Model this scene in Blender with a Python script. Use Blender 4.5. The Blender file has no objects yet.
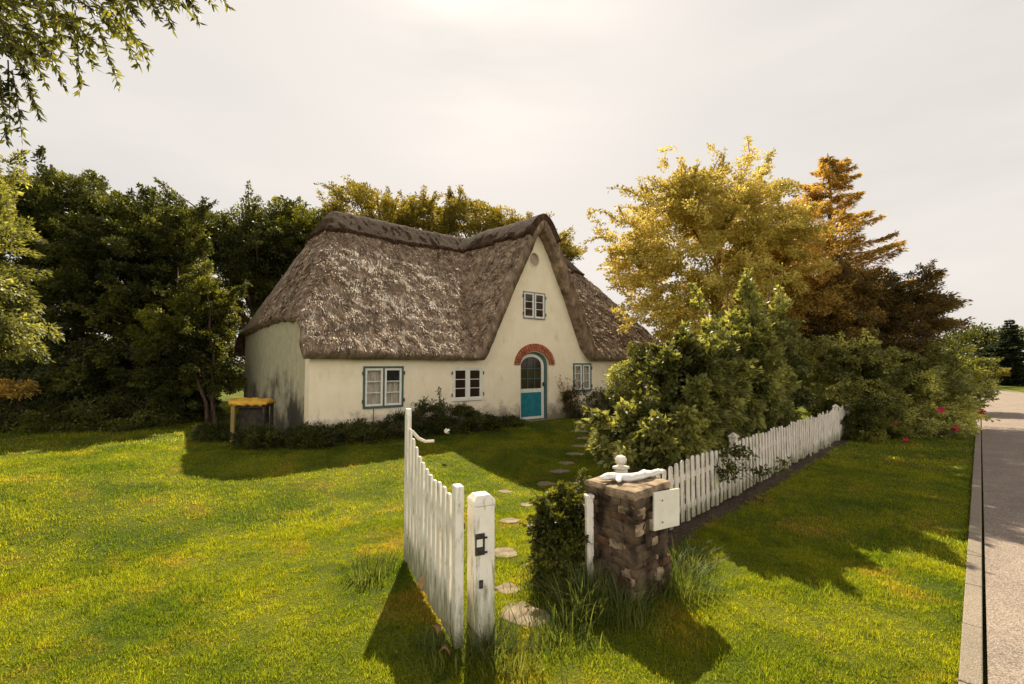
import bpy, math, random
import numpy as np
from mathutils import Vector, Matrix

random.seed(7)
rng = np.random.default_rng(7)
R = math.radians
scene = bpy.context.scene
col = scene.collection

# ------------------------------------------------------------------ camera, sky, sun, exposure
CAM_Z = 2.15
FPX = 475.0
PITCH = math.atan(23 / FPX)
cd = bpy.data.cameras.new('camera')
cam = bpy.data.objects.new('camera', cd)
col.objects.link(cam)
cam.location = (0, 0, CAM_Z)
cam.rotation_euler = (R(90) + PITCH, 0, 0)
cd.sensor_width = 36
cd.lens = FPX / 1024 * 36
cd.clip_end = 2000
cd.clip_start = 0.05
scene.camera = cam

SUN_EL, SUN_AZ = 43.8, -3.0          # azimuth measured from +Y towards +X
sd = bpy.data.lights.new('sun', 'SUN')
sun = bpy.data.objects.new('sun', sd)
col.objects.link(sun)
sd.energy = 5.0
sd.angle = R(0.5)
sd.color = (1.0, 0.88, 0.66)
sun.rotation_euler = (R(90 - SUN_EL), 0, R(180 - SUN_AZ))
sun.location = (-2, 30, 30)

world = bpy.data.worlds.new('World')
scene.world = world
world.use_nodes = True
nt = world.node_tree
nt.nodes.clear()
out = nt.nodes.new('ShaderNodeOutputWorld')
bg = nt.nodes.new('ShaderNodeBackground')
sky = nt.nodes.new('ShaderNodeTexSky')
sky.sky_type = 'NISHITA'
sky.sun_disc = False
sky.sun_elevation = R(SUN_EL)
sky.sun_rotation = R(SUN_AZ)
sky.air_density = 1.0
sky.dust_density = 4.0
sky.ozone_density = 1.0
tc = nt.nodes.new('ShaderNodeTexCoord')
mp = nt.nodes.new('ShaderNodeMapping')
mp.inputs['Scale'].default_value = (1.0, 1.6, 5.0)
mp.inputs['Rotation'].default_value = (0, 0.25, 0.5)
nz = nt.nodes.new('ShaderNodeTexNoise')
nz.inputs['Scale'].default_value = 1.1
nz.inputs['Detail'].default_value = 5
nz.inputs['Roughness'].default_value = 0.5
rp = nt.nodes.new('ShaderNodeValToRGB')
rp.color_ramp.elements[0].position = 0.32
rp.color_ramp.elements[0].color = (0.86, 0.86, 0.86, 1)
rp.color_ramp.elements[1].position = 0.68
rp.color_ramp.elements[1].color = (1, 1, 1, 1)
mix = nt.nodes.new('ShaderNodeMix')
mix.data_type = 'RGBA'
# thin milky cloud: cloud light itself varies a little
rp2 = nt.nodes.new('ShaderNodeValToRGB')
rp2.color_ramp.elements[0].position = 0.3
rp2.color_ramp.elements[0].color = (5.6, 5.25, 4.85, 1)
rp2.color_ramp.elements[1].position = 0.75
rp2.color_ramp.elements[1].color = (7.0, 6.6, 6.15, 1)
bg.inputs['Strength'].default_value = 0.079
L = nt.links.new
L(tc.outputs['Generated'], mp.inputs['Vector'])
L(mp.outputs['Vector'], nz.inputs['Vector'])
L(nz.outputs['Fac'], rp.inputs['Fac'])
L(nz.outputs['Fac'], rp2.inputs['Fac'])
L(rp.outputs['Color'], mix.inputs['Factor'])
L(sky.outputs['Color'], mix.inputs['A'])
# veil brightness dimmed overhead, above the view, to deepen the shade on the lawn
sxyz = nt.nodes.new('ShaderNodeSeparateXYZ'); L(tc.outputs['Generated'], sxyz.inputs[0])
mrz = nt.nodes.new('ShaderNodeMapRange'); mrz.interpolation_type = 'SMOOTHSTEP'
mrz.inputs['From Min'].default_value = 0.60; mrz.inputs['From Max'].default_value = 0.88
mrz.inputs['To Min'].default_value = 1.0; mrz.inputs['To Max'].default_value = 0.12
L(sxyz.outputs['Z'], mrz.inputs['Value'])
# added sky fill: veil brightened behind the camera to light the shaded front wall
mry = nt.nodes.new('ShaderNodeMapRange'); mry.interpolation_type = 'SMOOTHSTEP'
mry.inputs['From Min'].default_value = 0.0; mry.inputs['From Max'].default_value = -0.7
mry.inputs['To Min'].default_value = 1.0; mry.inputs['To Max'].default_value = 2.1
L(sxyz.outputs['Y'], mry.inputs['Value'])
mzy = nt.nodes.new('ShaderNodeMath'); mzy.operation = 'MULTIPLY'
L(mrz.outputs[0], mzy.inputs[0]); L(mry.outputs[0], mzy.inputs[1])
veil = nt.nodes.new('ShaderNodeVectorMath'); veil.operation = 'SCALE'
L(rp2.outputs['Color'], veil.inputs[0]); L(mzy.outputs[0], veil.inputs['Scale'])
L(veil.outputs[0], mix.inputs['B'])
L(mix.outputs['Result'], bg.inputs['Color'])
L(bg.outputs['Background'], out.inputs['Surface'])

scene.view_settings.view_transform = 'Standard'
scene.view_settings.look = 'None'
scene.view_settings.exposure = 0.75
scene.view_settings.gamma = 1
scene.view_settings.use_curve_mapping = False
scene.cycles.max_bounces = 6
scene.cycles.diffuse_bounces = 3
scene.cycles.transmission_bounces = 4
scene.cycles.transparent_max_bounces = 6

# ------------------------------------------------------------------ placing helpers
def at(x, y, Y):
    """world point at depth Y (metres ahead) seen along the direction noted from the photo"""
    dx = (x - 512) / FPX
    dz = (342 - y) / FPX
    ry = math.cos(PITCH) - dz * math.sin(PITCH)
    rz = math.sin(PITCH) + dz * math.cos(PITCH)
    return Vector((dx / ry * Y, Y, CAM_Z + rz / ry * Y))

U = np.array([0.77753158, 0.62884389, 0.0])
V = np.array([-0.62884389, 0.77753158, 0.0])
P0 = np.array([-4.52991648, 10.64372578, 0.0])
HZ = 0.42                            # the cottage stands on slightly higher ground
KD = np.array([0.7016, 0.7126]); KN = np.array([0.7126, -0.7016]); K0 = np.array([3.01, 3.31])

def smooth(t):
    t = np.clip(t, 0, 1)
    return t * t * (3 - 2 * t)

def hash2(ix, iy, seed):
    h = (ix.astype(np.int64) * 374761393 + iy.astype(np.int64) * 668265263 + seed * 2147483647) & 0xffffffff
    h = ((h ^ (h >> 13)) * 1274126177) & 0xffffffff
    return ((h ^ (h >> 16)) & 0xffff) / 65535.0

def vnoise(x, y, seed=0):
    x = np.asarray(x, float); y = np.asarray(y, float)
    ix = np.floor(x); iy = np.floor(y)
    fx = x - ix; fy = y - iy
    fx = fx * fx * (3 - 2 * fx); fy = fy * fy * (3 - 2 * fy)
    a = hash2(ix, iy, seed); b = hash2(ix + 1, iy, seed)
    c = hash2(ix, iy + 1, seed); d = hash2(ix + 1, iy + 1, seed)
    return (a * (1 - fx) + b * fx) * (1 - fy) + (c * (1 - fx) + d * fx) * fy - 0.5

def fbm(x, y, octv=4, seed=0):
    s = 0; a = 1.0
    for k in range(octv):
        s = s + a * vnoise(x * 2 ** k + 17.3 * k, y * 2 ** k - 9.1 * k, seed + k)
        a *= 0.55
    return s

def gz(x, y):
    x = np.asarray(x, float); y = np.asarray(y, float)
    s = -((x - P0[0]) * V[0] + (y - P0[1]) * V[1])
    far = 1 - smooth((np.hypot(x, y) - 45) / 40)
    z = HZ * smooth((4.9 - s) / 4.6) * far
    kd = (x - K0[0]) * KN[0] + (y - K0[1]) * KN[1]
    z = z * smooth((-kd) / 2.0)
    z = z + 0.02 * vnoise(x * 1.3, y * 1.3, 5) * smooth((-kd) / 0.6) * (z < HZ - 0.01)
    return z

def gzf(x, y):
    return float(gz(x, y))

# ------------------------------------------------------------------ materials
def mat(name):
    m = bpy.data.materials.new(name)
    m.use_nodes = True
    return m, m.node_tree, m.node_tree.nodes['Principled BSDF']

def noise_node(t, scale, detail=4, rough=0.55, coord='Object', vec_scale=None):
    c = t.nodes.new('ShaderNodeTexCoord')
    n = t.nodes.new('ShaderNodeTexNoise')
    n.inputs['Scale'].default_value = scale
    n.inputs['Detail'].default_value = detail
    n.inputs['Roughness'].default_value = rough
    if vec_scale:
        mpn = t.nodes.new('ShaderNodeMapping')
        mpn.inputs['Scale'].default_value = vec_scale
        t.links.new(c.outputs[coord], mpn.inputs['Vector'])
        t.links.new(mpn.outputs['Vector'], n.inputs['Vector'])
    else:
        t.links.new(c.outputs[coord], n.inputs['Vector'])
    return n

def ramp(t, fac, stops):
    r = t.nodes.new('ShaderNodeValToRGB')
    e = r.color_ramp.elements
    while len(e) < len(stops):
        e.new(0.5)
    for i, (p, c) in enumerate(stops):
        e[i].position = p
        e[i].color = (*c, 1)
    t.links.new(fac, r.inputs['Fac'])
    return r

def mixc(t, fac, a, b, mode='MIX'):
    m = t.nodes.new('ShaderNodeMix')
    m.data_type = 'RGBA'
    m.blend_type = mode
    for sock, v in (('Factor', fac), ('A', a), ('B', b)):
        s = m.inputs[sock]
        if hasattr(v, 'is_linked') or hasattr(v, 'links'):
            t.links.new(v, s)
        elif sock == 'Factor':
            s.default_value = v
        else:
            s.default_value = (*v, 1)
    return m.outputs['Result']

def bump(t, bsdf, h, strength=0.3, dist=0.02):
    b = t.nodes.new('ShaderNodeBump')
    b.inputs['Strength'].default_value = strength
    b.inputs['Distance'].default_value = dist
    t.links.new(h, b.inputs['Height'])
    t.links.new(b.outputs['Normal'], bsdf.inputs['Normal'])

def simple(name, c1, c2, scale=8, rough=0.7, bs=0.2, bd=0.01, spec=0.3, vec=None, detail=5, p=(0.35, 0.65)):
    m, t, b = mat(name)
    n = noise_node(t, scale, detail, vec_scale=vec)
    r = ramp(t, n.outputs['Fac'], [(p[0], c1), (p[1], c2)])
    t.links.new(r.outputs['Color'], b.inputs['Base Color'])
    b.inputs['Roughness'].default_value = rough
    b.inputs['Specular IOR Level'].default_value = spec
    if bs:
        bump(t, b, n.outputs['Fac'], bs, bd)
    return m

def foliage(name, dark, light, trans, tmix=0.45, scale=0.6):
    """leaves: per-leaf variation from the 'rnd' attribute, clump variation from noise, light shining through"""
    m, t, b = mat(name)
    at_ = t.nodes.new('ShaderNodeAttribute'); at_.attribute_name = 'rnd'
    n = noise_node(t, scale, 2)
    ad = t.nodes.new('ShaderNodeMath'); ad.operation = 'MULTIPLY_ADD'
    t.links.new(at_.outputs['Fac'], ad.inputs[0]); ad.inputs[1].default_value = 0.6
    sc = t.nodes.new('ShaderNodeMath'); sc.operation = 'MULTIPLY_ADD'
    t.links.new(n.outputs['Fac'], sc.inputs[0]); sc.inputs[1].default_value = 1.5; sc.inputs[2].default_value = -0.55
    t.links.new(sc.outputs[0], ad.inputs[2])
    mid_ = tuple(0.62 * (a_ * b_) ** .5 + .38 * (a_ + b_) / 2 for a_, b_ in zip(dark, light))
    r = ramp(t, ad.outputs[0], [(0.15, dark), (0.55, mid_), (0.92, light)])
    t.links.new(r.outputs['Color'], b.inputs['Base Color'])
    b.inputs['Roughness'].default_value = 0.5
    b.inputs['Specular IOR Level'].default_value = 0.35
    tr = t.nodes.new('ShaderNodeBsdfTranslucent')
    tcx = mixc(t, 1.0, r.outputs['Color'], trans, 'MULTIPLY')
    t.links.new(tcx, tr.inputs['Color'])
    ms = t.nodes.new('ShaderNodeMixShader'); ms.inputs[0].default_value = tmix
    t.links.new(b.outputs[0], ms.inputs[1]); t.links.new(tr.outputs[0], ms.inputs[2])
    t.links.new(ms.outputs[0], t.nodes['Material Output'].inputs['Surface'])
    return m

M = {}
# trans multiplies the leaf colour: values above 1 let the transmitted light be yellower than the reflected
M['leaf_dark'] = foliage('dark_leaves', (0.012, 0.016, 0.006), (0.15, 0.155, 0.032), (2.3, 2.2, 0.8), 0.4)
M['leaf_mid'] = foliage('green_leaves', (0.016, 0.022, 0.005), (0.27, 0.27, 0.05), (2.2, 2.0, 0.7))
M['leaf_light'] = foliage('light_green_leaves', (0.030, 0.036, 0.008), (0.62, 0.60, 0.20), (1.8, 1.7, 0.8))
M['leaf_yellow'] = foliage('yellow_green_leaves', (0.10, 0.09, 0.018), (0.30, 0.25, 0.045), (2.2, 1.9, 0.7))
M['leaf_gold_glow'] = foliage('glow_tinted_leaves', (0.34, 0.28, 0.045), (0.88, 0.74, 0.22), (1.1, 1.0, 0.8), 0.5)  # orange flare glow over the crown is put into the leaf colour
M['leaf_amber_glow'] = foliage('amber_glow_needles', (0.26, 0.17, 0.035), (0.86, 0.64, 0.17), (1.3, 1.1, 0.7), 0.5)  # warm glow on larch and gap tree, put into the leaf colour
M['leaf_brown'] = foliage('brown_green_needles', (0.035, 0.026, 0.010), (0.30, 0.20, 0.05), (2.0, 1.7, 0.7), 0.35)
M['leaf_red'] = foliage('reddish_leaves', (0.10, 0.03, 0.015), (0.30, 0.10, 0.03), (1.6, 1.3, 0.8))
M['needle'] = foliage('dark_needles', (0.020, 0.030, 0.014), (0.05, 0.065, 0.022), (1.8, 1.8, 1.0), 0.3)
M['petal_pink'] = foliage('pink_petals', (0.55, 0.03, 0.09), (0.8, 0.10, 0.2), (1.2, 1.0, 1.0), 0.3)
M['petal_white'] = foliage('white_petals', (0.75, 0.72, 0.65), (0.85, 0.82, 0.76), (1, 1, 1), 0.3)
M['bark'] = simple('bark', (0.035, 0.022, 0.014), (0.13, 0.085, 0.055), 14, 0.9, 0.6, 0.02, 0.2, (1, 1, 0.25))
M['bark_amber'] = simple('amber_bark', (0.12, 0.06, 0.03), (0.28, 0.15, 0.07), 14, 0.9, 0.6, 0.02, 0.2, (1, 1, 0.25))

# lawn colour field shared by soil sheet and blades (world position, so patches continue through both)
def lawn_colour(t, gain, blades):
    g = t.nodes.new('ShaderNodeNewGeometry')
    def nn(scale, detail=3, w=0.0, dist=0.0):
        mpn = t.nodes.new('ShaderNodeMapping'); mpn.inputs['Location'].default_value = (w, w * 0.7, 0)
        mpn.inputs['Scale'].default_value = (1, 1, 0)
        n = t.nodes.new('ShaderNodeTexNoise'); n.inputs['Scale'].default_value = scale
        n.inputs['Detail'].default_value = detail; n.inputs['Distortion'].default_value = dist
        t.links.new(g.outputs['Position'], mpn.inputs['Vector']); t.links.new(mpn.outputs['Vector'], n.inputs['Vector'])
        return n.outputs['Fac']
    gg = gain
    base = ramp(t, nn(0.9, 4, 3.0, 0.4), [(0.35, (0.075 * gg, 0.108 * gg, 0.009)), (0.62, (0.165 * gg, 0.182 * gg, 0.013))])
    dry = ramp(t, nn(1.25, 3, 31.0, 0.6), [(0.56, (0, 0, 0)), (0.74, (1, 1, 1))])
    c = mixc(t, dry.outputs['Color'], base.outputs['Color'], (0.225 * gg, 0.175 * gg, 0.028))
    green = ramp(t, nn(2.3, 3, 57.0, 0.5), [(0.57, (0, 0, 0)), (0.68, (1, 1, 1))])
    gm = t.nodes.new('ShaderNodeMath'); gm.operation = 'MULTIPLY'; gm.inputs[1].default_value = 0.55
    t.links.new(green.outputs['Color'], gm.inputs[0])
    c = mixc(t, gm.outputs[0], c, (0.048 * gg, 0.080 * gg, 0.010))
    return c

def grass_mat():
    m, t, b = mat('grass_blades')
    c = lawn_colour(t, 1.0, True)
    a = t.nodes.new('ShaderNodeAttribute'); a.attribute_name = 'rnd'
    r = ramp(t, a.outputs['Fac'], [(0.0, (0.55, 0.6, 0.6)), (0.75, (1.15, 1.1, 1.0)), (0.93, (1.6, 1.3, 1.6)), (1.0, (2.0, 1.5, 2.6))])
    c2 = mixc(t, 1.0, c, r.outputs['Color'], 'MULTIPLY')
    t.links.new(c2, b.inputs['Base Color'])
    b.inputs['Roughness'].default_value = 0.45
    b.inputs['Specular IOR Level'].default_value = 0.3
    tr = t.nodes.new('ShaderNodeBsdfTranslucent')
    t.links.new(mixc(t, 1.0, c2, (3.0, 2.95, 1.1), 'MULTIPLY'), tr.inputs['Color'])
    ms = t.nodes.new('ShaderNodeMixShader'); ms.inputs[0].default_value = 0.6
    t.links.new(b.outputs[0], ms.inputs[1]); t.links.new(tr.outputs[0], ms.inputs[2])
    t.links.new(ms.outputs[0], t.nodes['Material Output'].inputs['Surface'])
    return m
M['grass'] = grass_mat()
M['tall_grass'] = foliage('tall_grass_blades', (0.05, 0.075, 0.015), (0.20, 0.21, 0.06), (2.0, 1.9, 0.8), 0.4, 1.5)

m, t, b = mat('lawn_ground')
c = lawn_colour(t, 1.05, False)
n = noise_node(t, 38, 5, 0.75)
r = ramp(t, n.outputs['Fac'], [(0.36, (0.22, 0.24, 0.2)), (0.52, (0.9, 0.9, 0.8)), (0.7, (1.3, 1.25, 1.1))])
c = mixc(t, 1.0, c, r.outputs['Color'], 'MULTIPLY')
t.links.new(c, b.inputs['Base Color'])
b.inputs['Roughness'].default_value = 0.9
b.inputs['Specular IOR Level'].default_value = 0.1
bump(t, b, n.outputs['Fac'], 0.9, 0.03)
M['ground'] = m

# thatch
def thatch_mat(name, dark, mid, light, sc=1.0):
    m, t, b = mat(name)
    a = t.nodes.new('ShaderNodeAttribute'); a.attribute_name = 'rnd'
    n1 = noise_node(t, 7 * sc, 6, 0.7, vec_scale=(1, 0.45, 0.45))
    n2 = noise_node(t, 1.1, 3)
    ad = t.nodes.new('ShaderNodeMath'); ad.operation = 'MULTIPLY_ADD'; ad.inputs[1].default_value = 0.5
    t.links.new(a.outputs['Fac'], ad.inputs[0]); t.links.new(n1.outputs['Fac'], ad.inputs[2])
    r = ramp(t, ad.outputs[0], [(0.42, dark), (0.68, mid), (1.0, light)])
    r2 = ramp(t, n2.outputs['Fac'], [(0.3, (0.8, 0.78, 0.72)), (0.7, (1.15, 1.12, 1.1))])
    c = mixc(t, 1.0, r.outputs['Color'], r2.outputs['Color'], 'MULTIPLY')
    t.links.new(c, b.inputs['Base Color'])
    b.inputs['Roughness'].default_value = 0.9 if sc < 1 else 0.6
    b.inputs['Specular IOR Level'].default_value = 0.05 if sc < 1 else 0.3
    n3 = noise_node(t, 40, 4, 0.7, vec_scale=(1.6, 0.35, 0.35))
    bump(t, b, n3.outputs['Fac'], 0.8, 0.05)
    return m
M['thatch'] = thatch_mat('weathered_reed', (0.045, 0.028, 0.017), (0.30, 0.215, 0.145), (0.85, 0.66, 0.48))
M['thatch_cap'] = thatch_mat('heather_ridge', (0.022, 0.013, 0.008), (0.055, 0.033, 0.020), (0.11, 0.07, 0.045), 0.99)

# lime-washed wall with dirt near the ground and rain streaks
m, t, b = mat('limewash')
n = noise_node(t, 2.2, 6, 0.65)
base = ramp(t, n.outputs['Fac'], [(0.3, (0.82, 0.69, 0.47)), (0.7, (0.90, 0.80, 0.61))])
tcn = t.nodes.new('ShaderNodeTexCoord')
sx = t.nodes.new('ShaderNodeSeparateXYZ'); t.links.new(tcn.outputs['Object'], sx.inputs[0])
n2 = noise_node(t, 3.0, 6, 0.7)
mr = t.nodes.new('ShaderNodeMapRange'); mr.inputs['From Min'].default_value = 0.85; mr.inputs['From Max'].default_value = -0.1
t.links.new(sx.outputs['Z'], mr.inputs['Value'])
mu = t.nodes.new('ShaderNodeMath'); mu.operation = 'MULTIPLY_ADD'; mu.inputs[1].default_value = 0.55
t.links.new(mr.outputs[0], mu.inputs[0])
mu2 = t.nodes.new('ShaderNodeMath'); mu2.operation = 'MULTIPLY'; mu2.inputs[1].default_value = 0.9
t.links.new(n2.outputs['Fac'], mu2.inputs[0]); t.links.new(mu2.outputs[0], mu.inputs[2])
dirt = ramp(t, mu.outputs[0], [(0.58, (0, 0, 0)), (0.86, (1, 1, 1))])
c = mixc(t, dirt.outputs['Color'], base.outputs['Color'], (0.24, 0.20, 0.14))
st = noise_node(t, 5.0, 5, 0.6, vec_scale=(1.0, 1.0, 0.35))
sr = ramp(t, st.outputs['Fac'], [(0.58, (0, 0, 0)), (0.74, (0.45, 0.45, 0.45))])
c = mixc(t, sr.outputs['Color'], c, (0.50, 0.42, 0.27))
t.links.new(c, b.inputs['Base Color'])
b.inputs['Roughness'].default_value = 0.85
b.inputs['Specular IOR Level'].default_value = 0.15
nb = noise_node(t, 9, 6, 0.65)
bump(t, b, nb.outputs['Fac'], 0.35, 0.03)
M['wall'] = m

m, t, b = mat('damp_shade_limewash')
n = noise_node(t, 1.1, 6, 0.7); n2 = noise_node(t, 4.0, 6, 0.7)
base = ramp(t, n2.outputs['Fac'], [(0.3, (0.36, 0.32, 0.20)), (0.7, (0.52, 0.48, 0.32))])  # tree shade put into this darker base; the damp stain below is real
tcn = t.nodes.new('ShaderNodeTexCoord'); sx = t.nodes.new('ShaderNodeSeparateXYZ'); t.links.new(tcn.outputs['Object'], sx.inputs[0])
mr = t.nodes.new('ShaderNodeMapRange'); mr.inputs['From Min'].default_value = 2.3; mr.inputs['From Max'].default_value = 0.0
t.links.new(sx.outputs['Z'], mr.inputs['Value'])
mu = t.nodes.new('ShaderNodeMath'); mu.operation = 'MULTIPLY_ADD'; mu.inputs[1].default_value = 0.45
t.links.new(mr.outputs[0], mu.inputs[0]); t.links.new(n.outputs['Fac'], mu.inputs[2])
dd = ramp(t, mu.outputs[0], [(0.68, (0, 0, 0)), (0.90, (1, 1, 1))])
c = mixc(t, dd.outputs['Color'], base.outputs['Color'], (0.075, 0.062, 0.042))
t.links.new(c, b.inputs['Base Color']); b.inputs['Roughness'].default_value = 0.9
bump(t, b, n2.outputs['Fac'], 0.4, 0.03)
M['wall_damp_shade'] = m

def paint(name, c1, c2, dirtc=(0.30, 0.28, 0.18), thr=(0.56, 0.72), rough=0.5, foot=0.0):
    m, t, b = mat(name)
    n = noise_node(t, 6, 5, 0.6)
    r = ramp(t, n.outputs['Fac'], [(0.35, c1), (0.65, c2)])
    g = noise_node(t, 22, 6, 0.7, vec_scale=(1, 1, 0.18))
    d = ramp(t, g.outputs['Fac'], [(thr[0], (0, 0, 0)), (thr[1], (1, 1, 1))])
    c = mixc(t, d.outputs['Color'], r.outputs['Color'], dirtc)
    if foot:          # green algae and splashed dirt on the lower part of boards
        tq = t.nodes.new('ShaderNodeTexCoord'); sq = t.nodes.new('ShaderNodeSeparateXYZ'); t.links.new(tq.outputs['Object'], sq.inputs[0])
        mq = t.nodes.new('ShaderNodeMapRange'); mq.inputs['From Min'].default_value = foot; mq.inputs['From Max'].default_value = 0.0
        t.links.new(sq.outputs['Z'], mq.inputs['Value'])
        aq = t.nodes.new('ShaderNodeMath'); aq.operation = 'MULTIPLY_ADD'; aq.inputs[1].default_value = .55
        t.links.new(mq.outputs[0], aq.inputs[0]); t.links.new(g.outputs['Fac'], aq.inputs[2])
        fq = ramp(t, aq.outputs[0], [(0.62, (0, 0, 0)), (0.95, (.9, .9, .9))])
        c = mixc(t, fq.outputs['Color'], c, (0.20, 0.20, 0.10))
    t.links.new(c, b.inputs['Base Color'])
    b.inputs['Roughness'].default_value = rough
    b.inputs['Specular IOR Level'].default_value = 0.3
    bump(t, b, g.outputs['Fac'], 0.25, 0.004)
    return m
M['white'] = paint('weathered_white_paint', (0.76, 0.70, 0.60), (0.86, 0.81, 0.72), (0.22, 0.20, 0.12), (0.54, 0.72), foot=.7)
M['picket'] = paint('flaking_white_paint', (0.70, 0.62, 0.52), (0.82, 0.75, 0.66), (0.20, 0.15, 0.10), (0.53, 0.69), foot=.45)
M['cream'] = paint('cream_paint', (0.70, 0.66, 0.55), (0.80, 0.77, 0.68), (0.5, 0.45, 0.35), (0.6, 0.8))
M['teal'] = paint('teal_paint', (0.012, 0.15, 0.19), (0.022, 0.21, 0.25), (0.03, 0.10, 0.11), (0.6, 0.8))
M['teal_grey'] = paint('grey_teal_paint', (0.055, 0.105, 0.095), (0.085, 0.145, 0.135), (0.05, 0.07, 0.06), (0.55, 0.8))
M['grey_paint'] = paint('grey_paint', (0.22, 0.23, 0.22), (0.30, 0.31, 0.30))
M['iron'] = simple('dark_iron', (0.02, 0.02, 0.022), (0.07, 0.055, 0.045), 30, 0.55, 0.2, 0.002)
M['curtain'] = simple('lace_curtain', (0.55, 0.47, 0.36), (0.80, 0.72, 0.58), 9, 0.9, 0.3, 0.02, 0.1, (2.5, 1, 0.4))
M['dark_cloth'] = simple('dark_cloth', (0.02, 0.02, 0.022), (0.04, 0.035, 0.03), 9, 0.9, 0.1)
M['brick'] = simple('red_brick', (0.28, 0.075, 0.035), (0.50, 0.17, 0.08), 9, 0.85, 0.4, 0.01)
M['mortar'] = simple('mortar', (0.06, 0.035, 0.025), (0.14, 0.09, 0.06), 12, 0.9, 0.4, 0.01)
M['stone'] = simple('rubble_stone', (0.018, 0.012, 0.008), (0.13, 0.088, 0.055), 6, 0.9, 0.8, 0.03, 0.2)
M['stone_red'] = simple('red_rubble_stone', (0.04, 0.022, 0.013), (0.14, 0.075, 0.042), 9, 0.9, 0.8, 0.03, 0.2)
M['stone_pale'] = simple('pale_rubble_stone', (0.12, 0.085, 0.055), (0.42, 0.31, 0.20), 8, 0.9, 0.8, 0.03, 0.2)
M['slab'] = simple('path_stone', (0.17, 0.13, 0.085), (0.34, 0.27, 0.19), 7, 0.9, 0.6, 0.02, 0.2)
M['driftwood'] = simple('bleached_wood', (0.66, 0.62, 0.58), (0.84, 0.81, 0.78), 9, 0.7, 0.8, 0.02, 0.2, (1, 1, 3))
M['yellow'] = simple('yellow_cloth', (0.55, 0.27, 0.03), (0.75, 0.42, 0.05), 6, 0.7, 0.5, 0.03)
M['ochre'] = simple('ochre_wood', (0.20, 0.14, 0.045), (0.34, 0.24, 0.08), 8, 0.8, 0.3, 0.01, 0.2, (1, 1, 0.2))
M['dark_wood'] = simple('dark_wood', (0.02, 0.016, 0.012), (0.06, 0.045, 0.03), 8, 0.8, 0.3, 0.01)
M['log'] = simple('cut_logs', (0.08, 0.05, 0.03), (0.2, 0.13, 0.08), 12, 0.9, 0.4, 0.01)
M['dry_leaf'] = simple('dry_leaf', (0.32, 0.17, 0.07), (0.5, 0.30, 0.13), 20, 0.7, 0.1)

m, t, b = mat('window_glass')
b.inputs['Base Color'].default_value = (0.02, 0.022, 0.02, 1)
b.inputs['Roughness'].default_value = 0.06
b.inputs['IOR'].default_value = 1.45
b.inputs['Alpha'].default_value = 0.14
M['glass'] = m
m, t, b = mat('dark_window_glass')
b.inputs['Base Color'].default_value = (0.035, 0.02, 0.013, 1)
b.inputs['Roughness'].default_value = 0.07
M['glass_dark'] = m

def gravelly(name, c1, c2, c3, s=90):
    m, t, b = mat(name)
    n = noise_node(t, s, 3, 0.6); n2 = noise_node(t, 1.3, 5, 0.6)
    v = t.nodes.new('ShaderNodeTexVoronoi'); v.inputs['Scale'].default_value = s * 1.2
    cc = t.nodes.new('ShaderNodeTexCoord'); t.links.new(cc.outputs['Object'], v.inputs['Vector'])
    r = ramp(t, v.outputs['Color'], [(0.1, c1), (0.6, c2), (1.0, c3)])
    r2 = ramp(t, n2.outputs['Fac'], [(0.3, (0.82, 0.82, 0.82)), (0.7, (1.12, 1.1, 1.08))])
    t.links.new(mixc(t, 1.0, r.outputs['Color'], r2.outputs['Color'], 'MULTIPLY'), b.inputs['Base Color'])
    b.inputs['Roughness'].default_value = 0.9
    b.inputs['Specular IOR Level'].default_value = 0.2
    bump(t, b, v.outputs['Distance'], 0.7, 0.008)
    return m
M['road'] = gravelly('worn_asphalt', (0.18, 0.145, 0.12), (0.32, 0.26, 0.215), (0.48, 0.40, 0.34), 80)
M['kerb'] = gravelly('kerb_concrete', (0.22, 0.18, 0.14), (0.32, 0.27, 0.21), (0.42, 0.36, 0.29), 120)
M['soil'] = simple('bed_soil', (0.03, 0.02, 0.012), (0.09, 0.06, 0.04), 20, 0.95, 0.8, 0.03)

# ------------------------------------------------------------------ object helpers
def tag(o, label=None, cat=None, group=None, kind=None):
    if label: o['label'] = label
    if cat: o['category'] = cat
    if group: o['group'] = group
    if kind: o['kind'] = kind
    return o

def thing(name, label, cat, loc=(0, 0, 0), rz=0, group=None):
    o = bpy.data.objects.new(name, None)
    o.empty_display_size = 0.2
    col.objects.link(o)
    o.location = loc
    o.rotation_euler = (0, 0, rz)
    return tag(o, label, cat, group)

def np_mesh(name, verts, faces, mats, parent=None, rnd=None, smooth_=False, midx=None):
    """faces: (n,k) array (all the same size)"""
    me = bpy.data.meshes.new(name)
    verts = np.asarray(verts, np.float32); faces = np.asarray(faces, np.int32)
    n, k = faces.shape
    me.vertices.add(len(verts)); me.vertices.foreach_set('co', verts.ravel())
    me.loops.add(n * k); me.loops.foreach_set('vertex_index', faces.ravel())
    me.polygons.add(n)
    me.polygons.foreach_set('loop_start', np.arange(0, n * k, k, dtype=np.int32))
    if smooth_:
        me.polygons.foreach_set('use_smooth', np.ones(n, bool))
    if midx is not None:
        me.polygons.foreach_set('material_index', np.asarray(midx, np.int32))
    me.update(calc_edges=True)
    if rnd is not None:
        a = me.attributes.new('rnd', 'FLOAT', 'FACE')
        a.data.foreach_set('value', np.asarray(rnd, np.float32))
    if not isinstance(mats, (list, tuple)):
        mats = [mats]
    for mm in mats:
        me.materials.append(mm)
    o = bpy.data.objects.new(name, me)
    col.objects.link(o)
    if parent is not None:
        o.parent = parent
    return o

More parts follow.
